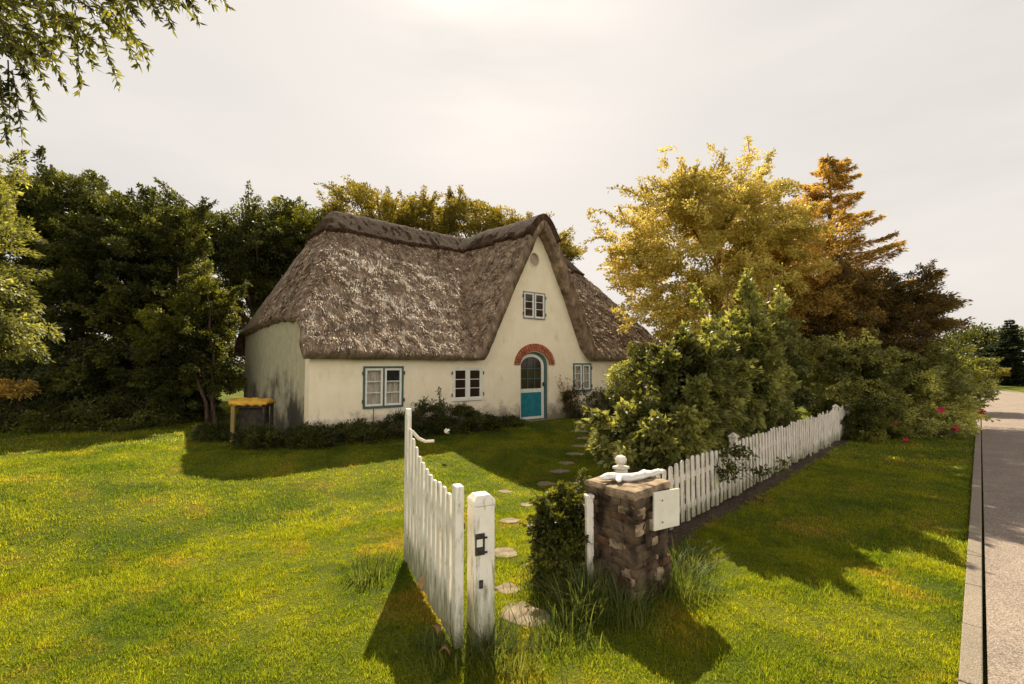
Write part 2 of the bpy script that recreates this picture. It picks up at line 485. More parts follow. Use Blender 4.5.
class MB:
    """collects shapes into one mesh"""
    def __init__(s):
        s.v = []; s.f = []; s.m = []
    def add(s, vs, fs, mi=0):
        b = len(s.v)
        s.v += [tuple(v) for v in vs]
        s.f += [tuple(b + i for i in f) for f in fs]
        s.m += [mi] * len(fs)
        return s
    def box(s, c, size, rot=None, mi=0, jit=0):
        vs = []
        for z in (-.5, .5):
            for x, y in ((-.5, -.5), (.5, -.5), (.5, .5), (-.5, .5)):
                p = Vector((x * size[0], y * size[1], z * size[2]))
                if jit: p += Vector([random.uniform(-jit, jit) for _ in range(3)])
                if rot is not None: p = rot @ p
                vs.append(p + Vector(c))
        return s.add(vs, [(3, 2, 1, 0), (4, 5, 6, 7), (0, 1, 5, 4), (1, 2, 6, 5), (2, 3, 7, 6), (3, 0, 4, 7)], mi)
    def prism(s, pts, d0, d1, plane='xz', mi=0):
        """extrude a closed 2D outline; plane xz -> extruded along y"""
        n = len(pts)
        def P(a, b, d):
            return (a, d, b) if plane == 'xz' else ((a, b, d) if plane == 'xy' else (d, a, b))
        vs = [P(a, b, d0) for a, b in pts] + [P(a, b, d1) for a, b in pts]
        fs = [tuple(range(n)), tuple(range(2 * n - 1, n - 1, -1))]
        fs += [(i, i + n, (i + 1) % n + n, (i + 1) % n) for i in range(n)]
        return s.add(vs, fs, mi)
    def ring(s, outer, inner, d0, d1, mi=0):
        """closed band between two outlines of equal count in the xz plane"""
        n = len(outer)
        vs = [(a, d0, b) for a, b in outer] + [(a, d0, b) for a, b in inner] + [(a, d1, b) for a, b in outer] + [(a, d1, b) for a, b in inner]
        fs = []
        for i in range(n):
            j = (i + 1) % n
            fs += [(i, j, n + j, n + i), (2 * n + i, 3 * n + i, 3 * n + j, 2 * n + j), (i, 2 * n + i, 2 * n + j, j), (n + i, n + j, 3 * n + j, 3 * n + i)]
        return s.add(vs, fs, mi)
    def tube(s, pts, rads, sides=6, mi=0, cap=True):
        pts = [Vector(p) for p in pts]
        vs = []
        up = Vector((0.31, 0.17, 0.93))
        for i, p in enumerate(pts):
            d = (pts[min(i + 1, len(pts) - 1)] - pts[max(i - 1, 0)]).normalized()
            a = d.cross(up)
            if a.length < 0.1: a = d.cross(Vector((1, 0, 0)))
            a.normalize(); b = d.cross(a)
            for k in range(sides):
                an = 2 * math.pi * k / sides
                vs.append(p + (a * math.cos(an) + b * math.sin(an)) * rads[i])
        fs = []
        for i in range(len(pts) - 1):
            for k in range(sides):
                k2 = (k + 1) % sides
                fs.append((i * sides + k, i * sides + k2, (i + 1) * sides + k2, (i + 1) * sides + k))
        if cap:
            fs.append(tuple(range(sides - 1, -1, -1)))
            fs.append(tuple(range((len(pts) - 1) * sides, len(pts) * sides)))
        return s.add(vs, fs, mi)
    def lathe(s, c, prof, sides=14, mi=0):
        vs = []; fs = []
        for r_, z in prof:
            for k in range(sides):
                a = 2 * math.pi * k / sides
                vs.append((c[0] + r_ * math.cos(a), c[1] + r_ * math.sin(a), c[2] + z))
        for i in range(len(prof) - 1):
            for k in range(sides):
                k2 = (k + 1) % sides
                fs.append((i * sides + k, i * sides + k2, (i + 1) * sides + k2, (i + 1) * sides + k))
        fs.append(tuple(range(sides - 1, -1, -1)))
        fs.append(tuple(range((len(prof) - 1) * sides, len(prof) * sides)))
        return s.add(vs, fs, mi)
    def build(s, name, mats, parent=None, smooth_=False, bevel=0):
        me = bpy.data.meshes.new(name)
        me.from_pydata(s.v, [], s.f)
        if not isinstance(mats, (list, tuple)): mats = [mats]
        for mm in mats: me.materials.append(mm)
        if len(mats) > 1:
            me.polygons.foreach_set('material_index', np.array(s.m, np.int32))
        if smooth_:
            me.polygons.foreach_set('use_smooth', np.ones(len(s.f), bool))
        me.update()
        o = bpy.data.objects.new(name, me)
        col.objects.link(o)
        if parent is not None: o.parent = parent
        if bevel:
            bv = o.modifiers.new('bevel', 'BEVEL'); bv.width = bevel; bv.segments = 2; bv.limit_method = 'ANGLE'
            bv.angle_limit = R(40)
        return o

def leaf_quads(pos, axis, nrm, length, width, fold=0.12):
    """pos (n,3) leaf bases; axis = leaf direction; nrm = leaf normal"""
    axis = axis / np.linalg.norm(axis, axis=1, keepdims=True)
    side = np.cross(axis, nrm)
    side /= np.maximum(np.linalg.norm(side, axis=1, keepdims=True), 1e-6)
    nn = np.cross(side, axis)
    l = length[:, None]; w = width[:, None]
    v0 = pos
    v1 = pos + axis * l * 0.45 + side * w * 0.5 + nn * w * fold
    v2 = pos + axis * l - nn * l * 0.08
    v3 = pos + axis * l * 0.45 - side * w * 0.5 + nn * w * fold
    vs = np.stack([v0, v1, v2, v3], 1).reshape(-1, 3)
    fs = np.arange(len(pos) * 4).reshape(-1, 4)
    return vs, fs

def foliage_mesh(name, centres, crad, per, mats, parent, leaf=(0.08, 0.045), flat=0.6, core=None, rs=None, droop=0.0, up=0.7):
    """leaves scattered round twig clumps; core = crown centre, so leaves face outwards and upwards"""
    rs = rs or np.random.default_rng(int(abs(centres[0][0]) * 1000) + len(centres))
    centres = np.asarray(centres, float)
    n = len(centres)
    cnt = np.maximum((per * (crad / crad.mean()) ** 2).astype(int), 3)
    idx = np.repeat(np.arange(n), cnt)
    g = rs.normal(size=(len(idx), 3))
    g *= (rs.random((len(idx), 1)) ** 0.4) / np.maximum(np.linalg.norm(g, axis=1, keepdims=True), 1e-6)
    g[:, 2] *= flat
    tw = centres - (centres.mean(0) if core is None else np.asarray(core, float))
    tw = tw / np.maximum(np.linalg.norm(tw, axis=1, keepdims=True), 1e-6) + rs.normal(size=centres.shape) * .7
    tw /= np.linalg.norm(tw, axis=1, keepdims=True)
    al = (g * tw[idx]).sum(1, keepdims=True)
    g = (g - al * tw[idx]) * .72 + al * tw[idx] * 1.7
    pos = centres[idx] + g * crad[idx][:, None]
    ctr = centres.mean(0) if core is None else np.asarray(core, float)
    outw = centres[idx] - ctr
    outw /= np.maximum(np.linalg.norm(outw, axis=1, keepdims=True), 1e-6)
    axis = outw * 0.6 + g * 0.9 + rs.normal(size=pos.shape) * 0.55
    axis[:, 2] -= droop
    nrm = outw * 0.35 + np.array([0, 0, up]) + rs.normal(size=pos.shape) * 0.75
    ln = leaf[0] * rs.uniform(0.6, 1.25, len(pos)); wd = leaf[1] * rs.uniform(0.7, 1.2, len(pos))
    vs, fs = leaf_quads(pos, axis, nrm, ln, wd)
    shade = rs.random(n)[idx] * 0.5 + rs.random(len(idx)) * 0.5
    return np_mesh(name, vs, fs, mats, parent, rnd=shade)

def crown_clumps(ells, n, rs, inner=0.55, rough=0.22):
    """clump centres inside a union of ellipsoids, crowded to the outside, with an uneven outline"""
    vol = np.array([e[1][0] * e[1][1] * e[1][2] for e in ells]) ** 0.7
    pick = rs.choice(len(ells), n, p=vol / vol.sum())
    d = rs.normal(size=(n, 3)); d /= np.linalg.norm(d, axis=1, keepdims=True)
    c = np.array([e[0] for e in ells])[pick]; r = np.array([e[1] for e in ells])[pick]
    lump = 1 + rough * 2 * fbm(d[:, 0] * 2.2 + pick * 7, d[:, 2] * 2.2 + d[:, 1] * 1.7, 3, 11)
    rad = rs.uniform(inner, 1.0, n) ** 0.6 * lump
    return c + d * r * rad[:, None]

def limb_tubes(mb, base, top, targets, r0, rs, mi=0):
    """trunk from base to top, limbs leaving it towards targets"""
    base = Vector(base); top = Vector(top)
    n = 7; pts = []; rad = []
    for i in range(n + 1):
        f = i / n
        p = base.lerp(top, f) + Vector((rs.normal() * 0.05, rs.normal() * 0.05, 0)) * (1 if 0 < i else 0)
        pts.append(p); rad.append(r0 * (1.25 if i == 0 else 1) * (1 - 0.8 * f))
    mb.tube(pts, rad, 8, mi)
    H = (top - base).length
    for tg in targets:
        tg = Vector(tg)
        f = min(max(((tg.z - base.z) / max(H, .1)) * 0.65 + rs.uniform(-.12, .05), 0.08), 0.93)
        s = base.lerp(top, f)
        mid = s.lerp(tg, 0.5) + Vector((rs.normal() * .12, rs.normal() * .12, 0.12 * (tg - s).length))
        r = r0 * (1 - 0.8 * f) * 0.45
        mb.tube([s, s.lerp(mid, .6) + Vector((0, 0, .03)), mid, tg.lerp(mid, .35), tg], [r, r * .8, r * .6, r * .35, r * .12], 5, mi, False)

def tree(name, label, cat, bx, by, ells, mats, seed, n=420, per=110, crad=0.42, leaf=(0.09, 0.05), trunk_r=0.16, group=None,
         part='crown', stem='trunk', inner=0.5, rough=0.22, bark='bark', limbs=22, multi=1, droop=0.0, up=0.7, extra=None, flat=0.6, fence_side=None, shoots=0):
    rs = np.random.default_rng(seed)
    bz = gzf(bx, by) - 0.05
    root = thing(name, label, cat, (bx, by, bz), 0, group)
    es = [((e[0][0] - bx, e[0][1] - by, e[0][2] - bz), e[1]) for e in ells]
    cl = crown_clumps(es, n, rs, inner, rough)
    cl[:, 2] = np.maximum(cl[:, 2], 0.12)
    if fence_side is not None:       # kept on the garden side of the fence
        fdx, fdy = 0.699, 0.715
        sd_ = -((cl[:, 0] + bx - 1.98) * fdy - (cl[:, 1] + by - 6.13) * fdx)
        need = np.where(cl[:, 2] > 1.35, .05, fence_side)
        push = np.clip(need - sd_, 0, None) + (sd_ < need) * rs.random(len(cl)) * .3
        cl[:, 0] -= fdy * push; cl[:, 1] += fdx * push
    if extra is not None:
        ex = np.array([(p[0] - bx, p[1] - by, p[2] - bz) for p in extra])
        cl = np.vstack([cl, ex])
    cr = crad * rs.uniform(0.6, 1.25, len(cl))
    shoot_lines = []
    if shoots:
        cc = np.array([e[0] for e in es]).mean(0)
        dv = cl - cc; sc_ = np.linalg.norm(dv / np.array(es[0][1]), axis=1)
        w_ = sc_ ** 4 * (dv[:, 2] > -.3 * es[0][1][2]); pk = rs.choice(len(cl), shoots, p=w_ / w_.sum())
        add = []; addr = []
        for q in pk:
            d_ = dv[q] / np.linalg.norm(dv[q]) * .7 + np.array([0, 0, .75]) + rs.normal(size=3) * .3
            d_ /= np.linalg.norm(d_); L_ = crad * rs.uniform(1.6, 4.0)
            line = [cl[q]]
            for f in np.linspace(.25, 1, 6):
                p_ = cl[q] + d_ * L_ * f + np.array([0, 0, -.35 * L_ * f * f])
                line.append(p_); add.append(p_); addr.append(crad * .42 * (1.1 - .6 * f))
            shoot_lines.append(line)
        cl0 = cl; cl = np.vstack([cl, add]); cr = np.concatenate([cr, addr])
    core = np.array([e[0] for e in es]).mean(0)
    mb = MB()
    top_i = int(np.argmax(cl[:, 2]))
    for k in range(multi):
        a = 6.28 * k / multi
        b0 = (0.12 * math.cos(a) * (multi > 1), 0.12 * math.sin(a) * (multi > 1), 0)
        tp = (core[0] * .6 + cl[top_i][0] * .4 + math.cos(a) * .5 * (multi > 1), core[1] + math.sin(a) * .4 * (multi > 1), cl[top_i][2] * 0.93)
        limb_tubes(mb, b0, tp, cl[rs.choice(len(cl), limbs // multi, replace=False)], trunk_r, rs)
    for line in shoot_lines:
        mb.tube([tuple(p_) for p_ in line], list(np.linspace(.012, .003, len(line)) * (1 + crad * 2)), 4, 0, False)
    mb.build(stem, M[bark], root, True)
    foliage_mesh(part, cl, cr, per, [M[mats]], root, leaf, flat, core, rs, droop, up)
    return root

def conifer(name, label, bx, by, height, reach, mats, seed, levels=26, per_level=7, start=0.06, bark='bark', density=1.0, leaf=(0.09, 0.02),
            gap=0.0, group=None, droop=0.12, lift=0.0):
    """whorled branches with flat sprays of needles"""
    rs = np.random.default_rng(seed)
    bz = gzf(bx, by) - 0.05
    root = thing(name, label, 'tree', (bx, by, bz), 0, group)
    mb = MB()
    pts = [(rs.normal() * .03 * height * .1, rs.normal() * .03, height * i / 8) for i in range(9)]
    mb.tube(pts, [0.022 * height * (1 - i / 8.4) + 0.01 for i in range(9)], 8)
    P = []; A = []; N = []
    for l in range(levels):
        f = start + (1 - start) * (l / levels) ** 0.95
        z = height * f
        rl = reach * (1 - f) ** 0.8 * rs.uniform(0.8, 1.15) + 0.02 * reach
        for k in range(per_level):
            if rs.random() < gap: continue
            a = rs.uniform(0, 6.28)
            ln = rl * rs.uniform(0.55, 1.15)
            d = np.array([math.cos(a), math.sin(a), 0])
            m = 7
            q = [np.array([0, 0, z]) + d * ln * (i / m) + np.array([0, 0, ln * (lift * (i / m) - droop * 2.2 * (i / m) * (1 - .75 * i / m))]) for i in range(m + 1)]
            r0 = 0.012 + 0.018 * ln
            mb.tube([tuple(p) for p in q], [r0 * (1 - .85 * i / m) for i in range(m + 1)], 4, 0, False)
            sd_ = np.array([-d[1], d[0], 0])
            cnt = int(150 * ln * density) + 12
            tt = rs.random(cnt) ** 0.75
            sgn = rs.choice([-1, 1], cnt)
            off = sgn * rs.random(cnt) * 0.34 * ln * (1.05 - tt) + rs.normal(size=cnt) * .03
            qq = np.array(q)
            ii = np.minimum((tt * m).astype(int), m - 1); fr = tt * m - ii
            base = qq[ii] * (1 - fr)[:, None] + qq[ii + 1] * fr[:, None]
            pos = base + sd_ * off[:, None] + d * np.abs(off)[:, None] * .5
            pos[:, 2] += -np.abs(off) * .22 + rs.normal(size=cnt) * .035
            ax = d * .8 + sd_ * (sgn * .7)[:, None] + rs.normal(size=(cnt, 3)) * .35
            P.append(pos); A.append(ax); N.append(np.tile([0, 0, 1.0], (cnt, 1)) + rs.normal(size=(cnt, 3)) * .4)
    P = np.vstack(P); A = np.vstack(A); N = np.vstack(N)
    mb.build('trunk', M[bark], root, True)
    vs, fs = leaf_quads(P, A, N, leaf[0] * rs.uniform(.7, 1.4, len(P)), leaf[1] * rs.uniform(.7, 1.3, len(P)))
    np_mesh('crown', vs, fs, [M[mats]], root, rnd=rs.random(len(P)))
    return root

def E(x, y, Y, rx, ry, rd):
    """ellipsoid seen at photo position x,y at depth Y, with half sizes in photo pixels there and half depth in metres"""
    c = at(x, y, Y)
    s = Y / FPX
    return ((c.x, c.y, c.z), (rx * s, rd, ry * s))

# ------------------------------------------------------------------ ground, road, kerb, path
xs = np.unique(np.concatenate([np.arange(-24, 32, 0.22), np.linspace(-24, -400, 26), np.linspace(32, 420, 26)]))
ys = np.unique(np.concatenate([np.arange(-4, 34, 0.22), np.linspace(-4, -150, 12), np.linspace(34, 600, 36)]))
X, Y = np.meshgrid(xs, ys)
Z = gz(X, Y)
kd = (X - K0[0]) * KN[0] + (Y - K0[1]) * KN[1]
Z = np.where((kd > 0.05) & (kd < 3.7), -0.05, Z)
# distant rise, so the ground closes under the far trees
Z = Z + 1.2 * smooth((np.hypot(X, Y) - 90) / 120)
nx, ny = len(xs), len(ys)
idx = np.arange(nx * ny).reshape(ny, nx)
F = np.stack([idx[:-1, :-1], idx[:-1, 1:], idx[1:, 1:], idx[1:, :-1]], -1).reshape(-1, 4)
g = np_mesh('ground', np.stack([X, Y, Z], -1).reshape(-1, 3), F, M['ground'], smooth_=True)
tag(g, kind='structure')

def along(s, off, bend=True):
    """point along the kerb line; the road bends gently left far away"""
    p = K0 + KD * s + KN * off
    if bend and s > 34:
        p = p - KN * 0.0045 * (s - 34) ** 2 * (1 + 0 * off)
    return p
ss = np.concatenate([np.arange(-9, 34, 1.0), np.arange(34, 96, 2.0)])
offs = np.linspace(0.142, 3.35, 9)
vs = np.array([[*along(s, o), 0.012 + 0.02 * math.sin(math.pi * (o - .155) / 3.2)] for s in ss for o in offs])
no = len(offs); i2 = np.arange(len(ss) * no).reshape(-1, no)
F = np.stack([i2[:-1, :-1], i2[:-1, 1:], i2[1:, 1:], i2[1:, :-1]], -1).reshape(-1, 4)
tag(np_mesh('road', vs, F, M['road'], smooth_=True), kind='structure')
mb = MB()
for side in (0, 1):
    o0 = 0.0 if side == 0 else 3.38
    s = -9.0
    while s < 60:
        ln = 0.99
        q = [along(s, o0), along(s, o0 + .118), along(s + ln, o0 + .118), along(s + ln, o0)]
        hz = 0.035 + random.uniform(-.004, .004)
        b_ = [(p[0], p[1], -0.1) for p in q]; t_ = [(p[0], p[1], hz) for p in q]
        mb.add(b_ + t_, [(3, 2, 1, 0), (4, 5, 6, 7), (0, 1, 5, 4), (1, 2, 6, 5), (2, 3, 7, 6), (3, 0, 4, 7)])
        s += 1.0
tag(mb.build('kerb', M['kerb'], bevel=0.008), kind='structure')

# narrow strip of bare soil along the foot of the fence
fdir = np.array([0.6992, 0.7149]); fnor = np.array([0.7149, -0.6992])
sv_ = []; rsf = np.random.default_rng(55)
for k in range(90):
    q = np.array([1.98, 6.13]) + fdir * (-.9 + k * .15)
    a0, a1 = -.22 + rsf.uniform(-.06, .06), .24 + rsf.uniform(-.12, .10)
    sv_ += [(*(q + fnor * a0), 0.004), (*(q + fnor * (a0 + a1) / 2), .035), (*(q + fnor * a1), 0.004)]
ff_ = [(k * 3 + c_, k * 3 + 3 + c_, k * 3 + 4 + c_, k * 3 + 1 + c_) for k in range(89) for c_ in (0, 1)]
def fence_strip(x, y):
    d = (x - 1.98) * fnor[0] + (y - 6.13) * fnor[1]; a = (x - 1.98) * fdir[0] + (y - 6.13) * fdir[1]
    return (a > -.9) & (a < 12.3) & (d > -.2) & (d < .22 + .1 * vnoise(x * 4, y * 4, 3))
tag(np_mesh('soil_strip', np.array(sv_), np.array(ff_)[:, ::-1], M['soil'], smooth_=True), kind='structure')

# stepping stones
gp_list = [(526, 617, .30, .20), (507, 589, .17, .10), (505, 553, .20, .13), (508, 521, .22, .10), (526, 505, .14, .09), (505, 492, .16, .09), (545, 484, .24, .13),
           (559, 471, .24, .13), (566, 463, .26, .13), (573, 454, .28, .13), (578, 446, .30, .14), (582, 438, .30, .14), (578, 431, .3, .14)]
def ground_at(x, y):
    z = 0.0
    for _ in range(12):
        d = at(x, y, 1.0) - Vector((0, 0, CAM_Z))
        tt = (z - CAM_Z) / d.z
        p = Vector((0, 0, CAM_Z)) + d * tt
        z = gzf(p.x, p.y)
    return Vector((p.x, p.y, z))
names = ['first', 'second', 'third', 'fourth', 'fifth', 'sixth', 'seventh', 'eighth', 'ninth', 'tenth', 'eleventh', 'twelfth', 'thirteenth']
STONES = []
for k, (x, y, rx, ry) in enumerate(gp_list):
    p = ground_at(x, y)
    rot = random.uniform(-.3, .3)
    pts = []
    for i in range(11):
        a = 2 * math.pi * i / 11
        r_ = random.uniform(.62, 1.12)
        px_, py_ = rx * .92 * math.cos(a) * r_, ry * 1.2 * math.sin(a) * r_
        pts.append((px_ * math.cos(rot) - py_ * math.sin(rot), px_ * math.sin(rot) + py_ * math.cos(rot)))
    mb = MB().prism(pts, -0.06, 0.014, 'xy')
    o = mb.build('stepping_stone', M['slab'], bevel=0.012)
    o.location = p
    where = 'on the lit lawn' if k < 8 else 'in the shade near the door'
    tag(o, '%s flat stepping stone %s, counted from the gatepost' % (names[k], where), 'stepping stone', 'stepping stones from the gate to the blue door')
    STONES.append((p.x, p.y, rx * .66, ry * .85))

# ------------------------------------------------------------------ the cottage
RZ = math.atan2(U[1], U[0])
house = thing('thatched_cottage', 'low white thatched cottage with a steep pointed gable over its blue arched door', 'cottage', (P0[0], P0[1], HZ), RZ)
LEN, DEP = 13.6, 7.6
VR, ZR = 4.15, 6.60                  # ridge line
ZE, VE = 1.90, -0.40                 # eave edge (upper face)
UD, ZP = 6.80, 6.02                  # gable dormer ridge
TAN = (ZR - ZE) / (VR - VE)

def smin(a, b, k):
    h = np.clip(0.5 + 0.5 * (b - a) / k, 0, 1)
    return b * (1 - h) + a * h - k * h * (1 - h)
def smax(a, b, k):
    return -smin(-a, -b, k)

def roof_z(u, v, noise=True):
    sag = -0.10 * np.sin(np.pi * np.clip((u - 1.5) / 11, 0, 1))
    front = ZE + TAN * (v - VE) 
    back = ZE + TAN * (2 * VR - VE - v)
    z = smin(front, back, 0.55) + sag + 0.12
    hipl = 2.84 + 1.90 * (u + 0.18) + 0.12 * np.sin(np.pi * np.clip((v - 1) / 6, 0, 1))
    hipr = 2.62 + 2.2 * (LEN + 0.42 - u)
    z = smin(z, hipl, 0.45)
    z = smin(z, hipr, 0.45)
    # dormer: rounded steep saddle, flaring a little at its foot, ridge rising slightly to the front
    a = np.abs(u - UD)
    r = 0.42
    zp = ZP + 0.30 + 0.05 * np.clip(v, 0, 3)
    dz = zp - 2.05 * (np.sqrt(a * a + r * r) - r) - 0.10 * np.clip(a - 1.2, 0, 3) ** 2 * 0
    z = smax(z, dz, 0.16)
    if noise:
        z = z + 0.05 * fbm(u * 0.9, v * 0.9, 3, 3) + 0.065 * fbm(u * 4.2, v * 5.5, 3, 9)
    return z

du = 0.045
us = np.arange(-0.18, LEN + 0.42 + 1e-6, du)
vs_ = np.arange(VE, 2 * VR - VE + 1e-6, 0.06)
UU, VV = np.meshgrid(us, vs_)
ZZ = roof_z(UU, VV)
ZS = roof_z(UU, VV, False)
gu = np.gradient(ZS, axis=1) / du; gv = np.gradient(ZS, axis=0) / 0.06
nl = np.sqrt(gu ** 2 + gv ** 2 + 1)
NX, NY, NZ = -gu / nl, -gv / nl, 1 / nl
T = 0.30
top = np.stack([UU, VV, ZZ], -1)
edge_r = 0.02 * fbm(UU * 5, VV * 5, 2, 21)[..., None]
bot = top - np.stack([NX, NY, NZ], -1) * (T + edge_r)
h_, w_ = UU.shape
nv = h_ * w_
# eaves are cut off level
flat_z = ZE - .04 + .02 * vnoise(UU * 3, VV * 3, 61)
bot[..., 2] = np.where(UU > .35, np.maximum(bot[..., 2], flat_z), bot[..., 2])
bot[..., 2] = np.where((UU < .3) & (VV > 1.3), np.maximum(bot[..., 2], 2.70), bot[..., 2])
bot[..., 2] = np.where((UU <= .35), np.maximum(bot[..., 2], flat_z), bot[..., 2])
allv = np.concatenate([top.reshape(-1, 3), bot.reshape(-1, 3)])
ix = np.arange(nv).reshape(h_, w_)
Ft = np.stack([ix[:-1, :-1], ix[:-1, 1:], ix[1:, 1:], ix[1:, :-1]], -1).reshape(-1, 4)
Fb = Ft[:, ::-1] + nv
def rimf(line):
    a = line[:-1]; b = line[1:]
    return np.stack([a, a + nv, b + nv, b], -1)
rim = np.concatenate([rimf(ix[0, :]), rimf(ix[:, -1]), rimf(ix[::-1, 0]), rimf(ix[-1, ::-1])])
FF = np.concatenate([Ft, Fb, rim])
# ridge cap: darker sedge saddle laid over the ridge and hips
ridge_d = np.abs(VV - VR)
rag = 0.22 * fbm(UU * 2.5, VV * 0.5, 3, 41) + .06 * fbm(UU * 14, VV * 2, 2, 44)
capmask = (ZS > 5.72 + rag * .5) & ~((np.abs(UU - UD) < 2.6) & (ZS < 5.9) & (VV < VR - 1.3))
capc = ((np.abs(UU - UD) < 0.62 + rag * .4) & (VV < VR) & (VV > VE - .1))
capmask = capmask | capc
# reed ends standing out of the thatch, part of the same coat
nst = 120000
su = rng.uniform(-0.17, LEN + 0.4, nst); sv = rng.uniform(VE, VR + 0.6, nst)
e_ = 0.02
sz = roof_z(su, sv); 
s_gu = (roof_z(su + e_, sv, False) - roof_z(su - e_, sv, False)) / (2 * e_)
s_gv = (roof_z(su, sv + e_, False) - roof_z(su, sv - e_, False)) / (2 * e_)
incap = capmask[np.clip(((sv - VE) / .06).astype(int), 0, h_ - 1), np.clip(((su + .18) / du).astype(int), 0, w_ - 1)]
pos = np.stack([su, sv, sz - 0.3 * incap], -1)
down = np.stack([-s_gu, -s_gv, -(s_gu ** 2 + s_gv ** 2)], -1)
down /= np.maximum(np.linalg.norm(down, axis=1, keepdims=True), 1e-5)
nrm = np.stack([-s_gu, -s_gv, np.ones(nst)], -1); nrm /= np.linalg.norm(nrm, axis=1, keepdims=True)
clump = np.clip(0.5 + 1.4 * fbm(su * 5, sv * 5, 3, 33), 0, 1)
lift = (0.05 + 0.75 * clump * rng.random(nst) ** 1.5)[:, None]
ax = down + nrm * lift + np.cross(down, nrm) * rng.normal(size=(nst, 1)) * .35
ln = rng.uniform(.07, .17, nst); wd = rng.uniform(.012, .040, nst)
pos = pos - down * 0.08 - nrm * 0.01
sv1, sf1 = leaf_quads(pos, ax, nrm + rng.normal(size=nrm.shape) * .3, ln, wd)
keep = np.ones(nst, bool)
V_all = np.concatenate([allv, sv1]); F_all = np.concatenate([FF, sf1 + len(allv)])
rn = np.concatenate([0.22 + 0 * np.arange(len(FF)), rng.random(nst) ** 0.9])
roof = np_mesh('roof', V_all, F_all, M['thatch'], house, rnd=rn)
roof['label'] = 'thick weathered reed thatch swept up over the pointed gable'
cell = capmask[:-1, :-1] & capmask[:-1, 1:] & capmask[1:, 1:] & capmask[1:, :-1]
Cf = np.stack([ix[:-1, :-1], ix[:-1, 1:], ix[1:, 1:], ix[1:, :-1]], -1)[cell]
ZC = ZS + 0.05 * fbm(UU * 0.9, VV * 0.9, 3, 3) + 0.035 * fbm(UU * 9, VV * 6, 3, 19)
N3 = np.stack([NX, NY, NZ], -1)
ctop = (np.stack([UU, VV, ZC], -1) + N3 * 0.10).reshape(-1, 3)
ctop[:, 1] -= np.where(capc.reshape(-1) & (VV.reshape(-1) < VE + .03), 0.02, 0)
cbot = (np.stack([UU, VV, ZC], -1) - N3 * 0.10).reshape(-1, 3)
cv = np.concatenate([ctop, cbot])
edges = {}
for f in Cf:
    for a_, b_ in ((0, 1), (1, 2), (2, 3), (3, 0)):
        k1, k2 = int(f[a_]), int(f[b_])
        if (k2, k1) in edges: del edges[(k2, k1)]
        else: edges[(k1, k2)] = 1
rimc = np.array([(a_, a_ + nv, b_ + nv, b_) for (a_, b_) in edges])
CF = np.concatenate([Cf, rimc])
used = np.unique(CF); remap = np.full(len(cv), -1); remap[used] = np.arange(len(used))
cap = np_mesh('ridge_cap', cv[used], remap[CF], M['thatch_cap'], house, rnd=rng.random(len(CF)) * .5 + .2)

def boolean_cut(o, cutters):
    for c_ in cutters:
        md = o.modifiers.new('b', 'BOOLEAN'); md.operation = 'DIFFERENCE'; md.object = c_; md.solver = 'EXACT'
    bpy.context.view_layer.update()
    dg = bpy.context.evaluated_depsgraph_get()
    me = bpy.data.meshes.new_from_object(o.evaluated_get(dg))
    o.modifiers.clear()
    o.data = me
    for c_ in cutters:
        bpy.data.objects.remove(c_)

def arch_pts(cx, hw, z0, zs, ry, n=14):
    pts = [(cx - hw, z0), (cx + hw, z0)]
    for i in range(n + 1):
        a = math.pi * i / n
        pts.append((cx + hw * math.cos(a), zs + ry * math.sin(a)))
    return pts

# walls: front outline with pointed gable
def gab_half(z):            # half width of the white gable at height z
    zp = ZP - 0.10
    k = (zp - z) / 2.05
    return math.sqrt(max((k + .34) ** 2 - .34 ** 2, 0))
pts = [(0, -0.4), (LEN, -0.4), (LEN, 2.1), (UD + gab_half(2.1) + .02, 2.1)]
zz = np.linspace(2.1, ZP - 0.10, 22)
pts += [(UD + gab_half(z), z) for z in zz[1:]]
pts += [(UD - gab_half(z), z) for z in zz[::-1][1:-1]]
pts += [(UD - gab_half(2.1) - .02, 2.1), (0, 2.1)]
front = MB().prism(pts, 0.0, 0.35).build('wall', M['wall'], house)
front['label'] = 'lime-washed front wall running up into the pointed gable'
WIN = [('w1', 1.23, 2.28, 0.68, 1.70), ('w2', 3.72, 4.74, 0.74, 1.68), ('w3', 8.46, 9.35, 0.84, 1.79), ('up', 6.26, 7.18, 3.17, 4.02)]
DC, DHW = 6.74, 0.60
cut = []
for n_, u0, u1, z0, z1 in WIN:
    c_ = MB().box(((u0 + u1) / 2, 0.1, (z0 + z1) / 2), (u1 - u0 - .02, 1.2, z1 - z0 - .02)).build('cut', M['wall'], house); cut.append(c_)
cut.append(MB().prism(arch_pts(DC, DHW, -0.3, 1.72, .42), -.5, .8).build('cut', M['wall'], house))
oc = [(6.73 + .20 * math.cos(a), 5.05 + .22 * math.sin(a)) for a in np.linspace(0, 2 * math.pi, 25)[:-1]]
cut.append(MB().prism(oc, -.5, .12).build('cut', M['wall'], house))
boolean_cut(front, cut)
# end walls and back wall, kept inside the thatch
def gable_outline(u):
    pts = [(0.352, -0.4), (DEP, -0.4)]
    for v in np.linspace(DEP, 0.352, 26):
        pts.append((v, float(roof_z(np.array(u), np.array(v), False)) - 0.36))
    return pts
g1 = MB().prism(gable_outline(0.15), 0.0, 0.35, 'yz').build('wall', M['wall_damp_shade'], house)
g1['label'] = 'end wall with tree shade in its colour and bulging damp-stained limewash'
MB().prism(gable_outline(LEN - 0.15), LEN - .35, LEN, 'yz').build('wall', M['wall'], house)
MB().prism([(.352, -.4), (LEN - .352, -.4), (LEN - .352, 2.1), (.352, 2.1)], DEP - .352, DEP - .002).build('wall', M['wall'], house)
MB().box((LEN / 2, DEP / 2, -0.05), (LEN - .8, DEP - .8, .1)).build('floor', M['dark_wood'], house)

